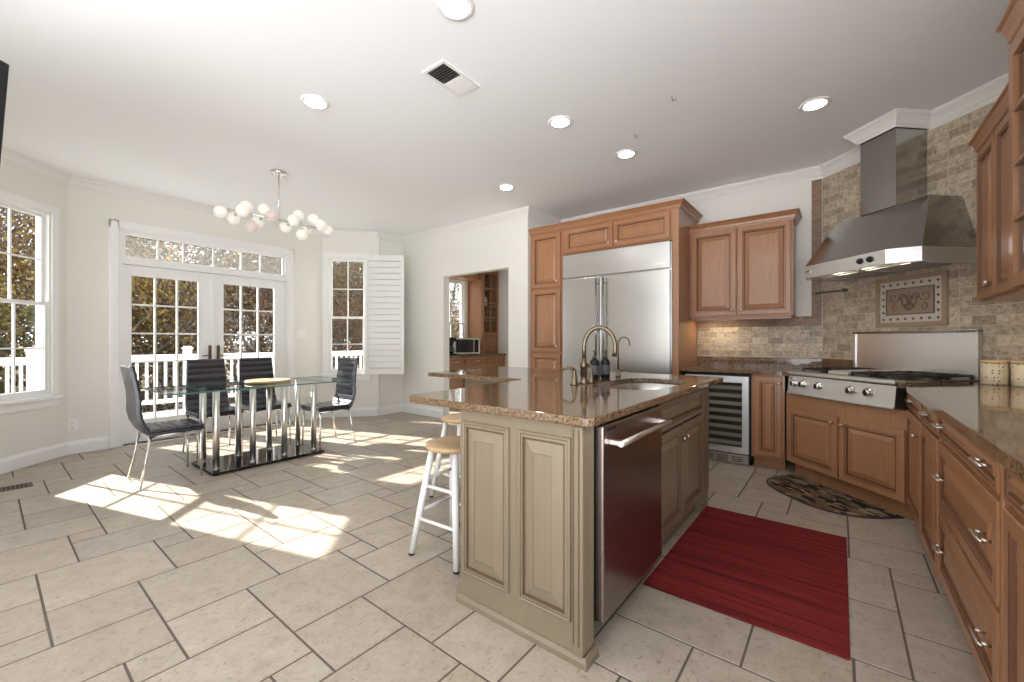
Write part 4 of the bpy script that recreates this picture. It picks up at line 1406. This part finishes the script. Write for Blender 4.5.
# ------------------------------------------------------------ butler's pantry
def pantry():
    t = thing('pantry_base_cabinet', 'wooden base cabinet run seen through the passage', 'cabinet', (-5.74, 5.25, 0), PI / 2)
    L = 1.795
    b = MB(); b.box(0, L, 0, .57, .10, .872); b.box(0, L, .07, .57, .001, .10); b.build('cabinet_body', 'wood_side', t)
    for x0, x1 in ((.03, .58), (.61, 1.18), (1.21, 1.77)):
        door(t, x0, x1, .70, .85, name='drawer', pull=[(x0 + x1) / 2])
        door(t, x0, x1, .13, .68, x1 - .04, .62)
    tag(MB().prism([(-6.328, 5.22), (-5.70, 5.22), (-5.70, 7.045), (-6.328, 7.045)], .874, .912).build('granite_countertop', 'granite'), 'granite countertop in the pantry under the microwave', 'countertop')
    t = thing('pantry_hutch', 'tall wooden hutch with glass door seen through the passage', 'hutch', (-5.93, 6.50, 0), PI / 2)
    W = .54
    b = MB(); b.box(0, .02, 0, .395, .914, 2.70); b.box(W - .02, W, 0, .395, .914, 2.70); b.box(.02, W - .02, .375, .395, .914, 2.70)
    b.box(.02, W - .02, 0, .375, .914, 1.30); b.box(.02, W - .02, 0, .375, 2.68, 2.70)
    for z in (1.62, 1.93, 2.3): b.box(.02, W - .02, .03, .375, z, z + .015)
    b.build('cabinet_body', 'wood', t)
    for k in range(3): door(t, .03, W - .03, .93 + k * .125, 1.045 + k * .125, W / 2, .985 + k * .125, 'drawer')
    b = MB(); frame(b, .01, W - .01, 1.31, 2.69, .055, -.022, 0); lattice(b, .065, W - .065, 1.365, 2.635, 2, 4, -.012, .02, .018)
    d = b.build('glass_door', 'wood', t)
    MB().box(.06, W - .06, -.005, -.003, 1.36, 2.64).build('pane', 'glass', d)
    MB().sweep([(0, .395), (0, 0), (W, 0)], CAB_CROWN(2.68, .12, .06)).build('cornice', 'wood', t)
    tag(MB().lathe((-6.10, 6.80, 1.946), [(.04, 0), (.05, .02), (.06, .10), (.035, .17), (.045, .20)], 20).build('vase', 'paper'), 'pale vase on a shelf inside the pantry hutch', 'vase')
    tag(MB().box(-6.32, -5.96, 5.42, 6.43, 2.46, 2.68).build('wood_valance', 'wood'), 'wooden valance above the pantry window', 'valance')
    t = thing('microwave', 'stainless microwave with dark glass door on the pantry counter', 'microwave', (-6.02, 6.08, .9125), PI / 2 - R(24))
    MB().box(-.28, .28, -.17, .17, .008, .335, 0, .006).build('microwave_body', 'steel', t)
    MB().box(-.245, .13, -.178, -.1705, .045, .30, 0, .002).build('door_glass', 'blackgloss', t)
    MB().box(.155, .24, -.178, -.1705, .045, .30, 0, .002).build('keypad', 'black', t)
    b = MB()
    for x in (-.2, .2):
        for y in (-.13, .13): b.lathe((x, y, 0), [(.012, 0), (.012, .008)], 10)
    b.build('feet', 'black', t)
    t = thing('coffee_maker', 'black coffee maker left of the pantry microwave', 'coffee maker', (-5.98, 5.62, .9125), PI / 2 - R(20))
    b = MB(); b.box(-.10, .10, -.13, .13, 0, .03, 0, .006); b.box(-.10, .10, .03, .13, .03, .26, 0, .006); b.box(-.10, .10, -.13, .13, .26, .34, 0, .008); b.build('machine_body', 'black', t)
    b = MB(); b.lathe((0, -.045, .032), [(.055, 0), (.068, .03), (.068, .10), (.045, .14), (.05, .15)], 20); b.tube([(0.06, -.05, .13), (.105, -.05, .12), (.10, -.05, .06), (.066, -.05, .05)], .007, 8)
    b.build('carafe', 'blackgloss', t)
pantry()

# ------------------------------------------------------------ outside: deck, railing, trees
struct(MB().box(-9.5, -6.46, -3.2, 6.8, -.22, -.06).build('deck_floor', 'deck'))
struct(MB().box(-600, -6.46, -500, 600, -1.7, -1.5).build('ground', 'soil'))
def railing():
    t = thing('deck_railing', 'white deck railing with square balusters outside the french doors', 'railing', (-9.2, 0, -.06), PI / 2)
    z0 = 0
    b = MB(); b.box(-3.0, 6.7, -.045, .045, .97, 1.01, 0, .006); b.box(-3.0, 6.7, -.02, .02, .90, .97); b.build('top_rail', 'white', t)
    MB().box(-3.0, 6.7, -.025, .025, .17, .24).build('bottom_rail', 'white', t)
    me = None
    posts = [-3.0 + .10, -1.38, .45, 2.28, 4.11, 5.94]
    for x in posts:
        p = MB(); p.box(x - .055, x + .055, -.055, .055, .001, 1.10); po = p.build('newel_post', 'white', t)
        c = MB(); c.box(x - .07, x + .07, -.07, .07, 1.10, 1.13, 0, .004); c.box(x - .05, x + .05, -.05, .05, 1.13, 1.155, 0, .01); c.build('post_cap', 'white', po)
    first = None
    n = 0
    x = -2.78
    while x < 6.6:
        if min(abs(x - p) for p in posts) > .07:
            if first is None:
                first = MB().box(-.018, .018, -.018, .018, .24, .90).build('baluster', 'white', t); first.location = (x, 0, 0)
            else:
                o = first.copy(); COL.objects.link(o); o.parent = t; o.location = (x, 0, 0)
            n += 1
        x += .125
railing()

def make_tree(name, leafm, h, crown_r, nleaf, seed, bare=False, lsize=.11, trunk=.13):
    rnd = random.Random(seed)
    t = empty(name)
    b = MB()
    tips = []
    def branch(p, d, L, r, lev):
        pts = [p]; rs = [r]
        q = p.copy(); dd = d.copy()
        for i in range(4):
            dd = (dd + Vector((rnd.uniform(-.25, .25), rnd.uniform(-.25, .25), rnd.uniform(-.05, .18)))).normalized()
            q = q + dd * L / 4
            pts.append(q.copy()); rs.append(r * (1 - .16 * (i + 1)))
        b.tube(pts, rs, 5 if lev else 8, cap=False)
        if lev >= 1: tips.extend(pts[2:])
        if lev < 3:
            for k in range(4 if lev == 0 else 3):
                st = pts[rnd.choice((2, 3, 4, 4))] if lev else pts[1 + k % 4]
                nd_ = (dd * .5 + Vector((rnd.uniform(-1, 1), rnd.uniform(-1, 1), rnd.uniform(.0, .9)))).normalized()
                branch(st.copy(), nd_, L * rnd.uniform(.45, .65), r * .5, lev + 1)
    branch(Vector((0, 0, 0)), Vector((0, 0, 1)), h * .55, trunk, 0)
    for k in range(4):
        a = rnd.uniform(0, 6.28)
        branch(Vector((0, 0, h * (.12 + .1 * k))), Vector((math.cos(a), math.sin(a), .5)).normalized(), h * .32, trunk * .4, 1)
    b.build('trunk', 'bark', t)
    f = MB(); cl = f.bm.loops.layers.color.new('tint')
    for i in range(nleaf):
        p = rnd.choice(tips) + Vector((rnd.gauss(0, 1), rnd.gauss(0, 1), rnd.gauss(0, 1))) * crown_r * .17
        if p.z < .2: p.z = rnd.uniform(.2, 1)
        s = lsize * rnd.uniform(.6, 1.3)
        a = Vector((rnd.uniform(-1, 1), rnd.uniform(-1, 1), rnd.uniform(-1, 1))).normalized(); c = a.orthogonal().normalized(); e = a.cross(c)
        vs = [f.bm.verts.new(p + c * s * x + e * s * y * .6) for x, y in ((-.5, 0), (0, -.5), (.5, 0), (0, .5))]
        fc = f.face(vs)
        g = rnd.random()
        for l in fc.loops: l[cl] = (g, g, g, 1)
    f.build('crown', leafm, t)
    return t
protos = [make_tree('autumn_tree', 'leaf_gold', 6.4, 2.2, 6500, 1), make_tree('autumn_tree', 'leaf_rust', 6.0, 2.2, 6500, 2),
          make_tree('autumn_tree', 'leaf_green', 5.8, 2.2, 6500, 3), make_tree('autumn_tree', 'leaf_grey', 6.8, 2.4, 5200, 4, lsize=.09)]
names = ['golden yellow leaved tree in the woods behind the deck', 'rust brown leaved tree in the woods behind the deck', 'olive green leaved tree in the woods behind the deck', 'sparse grey brown tree in the woods behind the deck']
rnd = random.Random(11)
used = [False] * 4
row = 0
for (X, ys, sc) in ((-12.8, [-1.2, .9, 2.5, 4.2, 6.4, 9.2, 12.0], .77), (-15.2, [-2.6, -.3, 1.8, 3.6, 5.6, 7.8, 10.4, 13.4], .96), (-18.5, [-4, -1.2, 1.2, 3.4, 6.0, 8.6, 11.6, 15.0], 1.14), (-24.5, [-7, -3.5, 0, 3.2, 6.5, 10, 14, 18], 1.6)):
    for k, y in enumerate(ys):
        kind = [0, 2, 0, 3, 1, 3, 0, 3][(k + row) % 8] if row != 1 else [2, 0, 0, 1, 3, 0, 3, 1][k % 8]
        if not used[kind]:
            o = protos[kind]; used[kind] = True
        else:
            o = copy_tree(protos[kind])
        o.location = (X + rnd.uniform(-.5, .5), y, -1.5); o.rotation_euler = (0, 0, rnd.uniform(0, 6.28))
        s = sc * rnd.uniform(.92, 1.08); o.scale = (s, s, s)
        tag(o, names[kind], 'tree', ['golden trees', 'rust brown trees', 'olive trees', 'sparse grey trees'][kind] + ' beyond the deck')
    row += 1
# undergrowth
def shrub(seed, m):
    r_ = random.Random(seed)
    f = MB(); cl = f.bm.loops.layers.color.new('tint')
    for i in range(2600):
        a = r_.uniform(0, 6.28); rr = 1.5 * math.sqrt(r_.random()); z = r_.uniform(0.02, 2.3) * (1 - (rr / 1.7) ** 2)
        p = Vector((rr * math.cos(a), rr * math.sin(a), max(.02, z)))
        s = .13 * r_.uniform(.6, 1.3)
        n_ = Vector((r_.uniform(-1, 1), r_.uniform(-1, 1), r_.uniform(-1, 1))).normalized(); c = n_.orthogonal().normalized(); e = n_.cross(c)
        fc = f.face([f.bm.verts.new(p + c * s * x + e * s * y * .6) for x, y in ((-.5, 0), (0, -.5), (.5, 0), (0, .5))])
        g = r_.random()
        for l in fc.loops: l[cl] = (g, g, g, 1)
    return f.build('woodland_shrub', m)
shr = [shrub(1, 'leaf_grey'), shrub(2, 'leaf_green'), shrub(3, 'leaf_rust')]
us = [False] * 3
y = -3.0; k = 0
while y < 13:
    kd = (0, 1, 2, 0, 0, 1)[k % 6]
    if us[kd]:
        o = shr[kd].copy(); COL.objects.link(o)
    else:
        o = shr[kd]; us[kd] = True
    o.location = (-11.3 - (k % 2) * 2.2, y, -1.5); o.rotation_euler = (0, 0, k)
    o.scale = (1, 1, 1.0)
    tag(o, ['grey brown bush in the undergrowth below the deck railing', 'olive bush in the undergrowth below the deck railing', 'rust brown bush in the undergrowth below the deck railing'][kd], 'bush', ['grey', 'olive', 'rust'][kd] + ' bushes below the railing')
    y += .95; k += 1
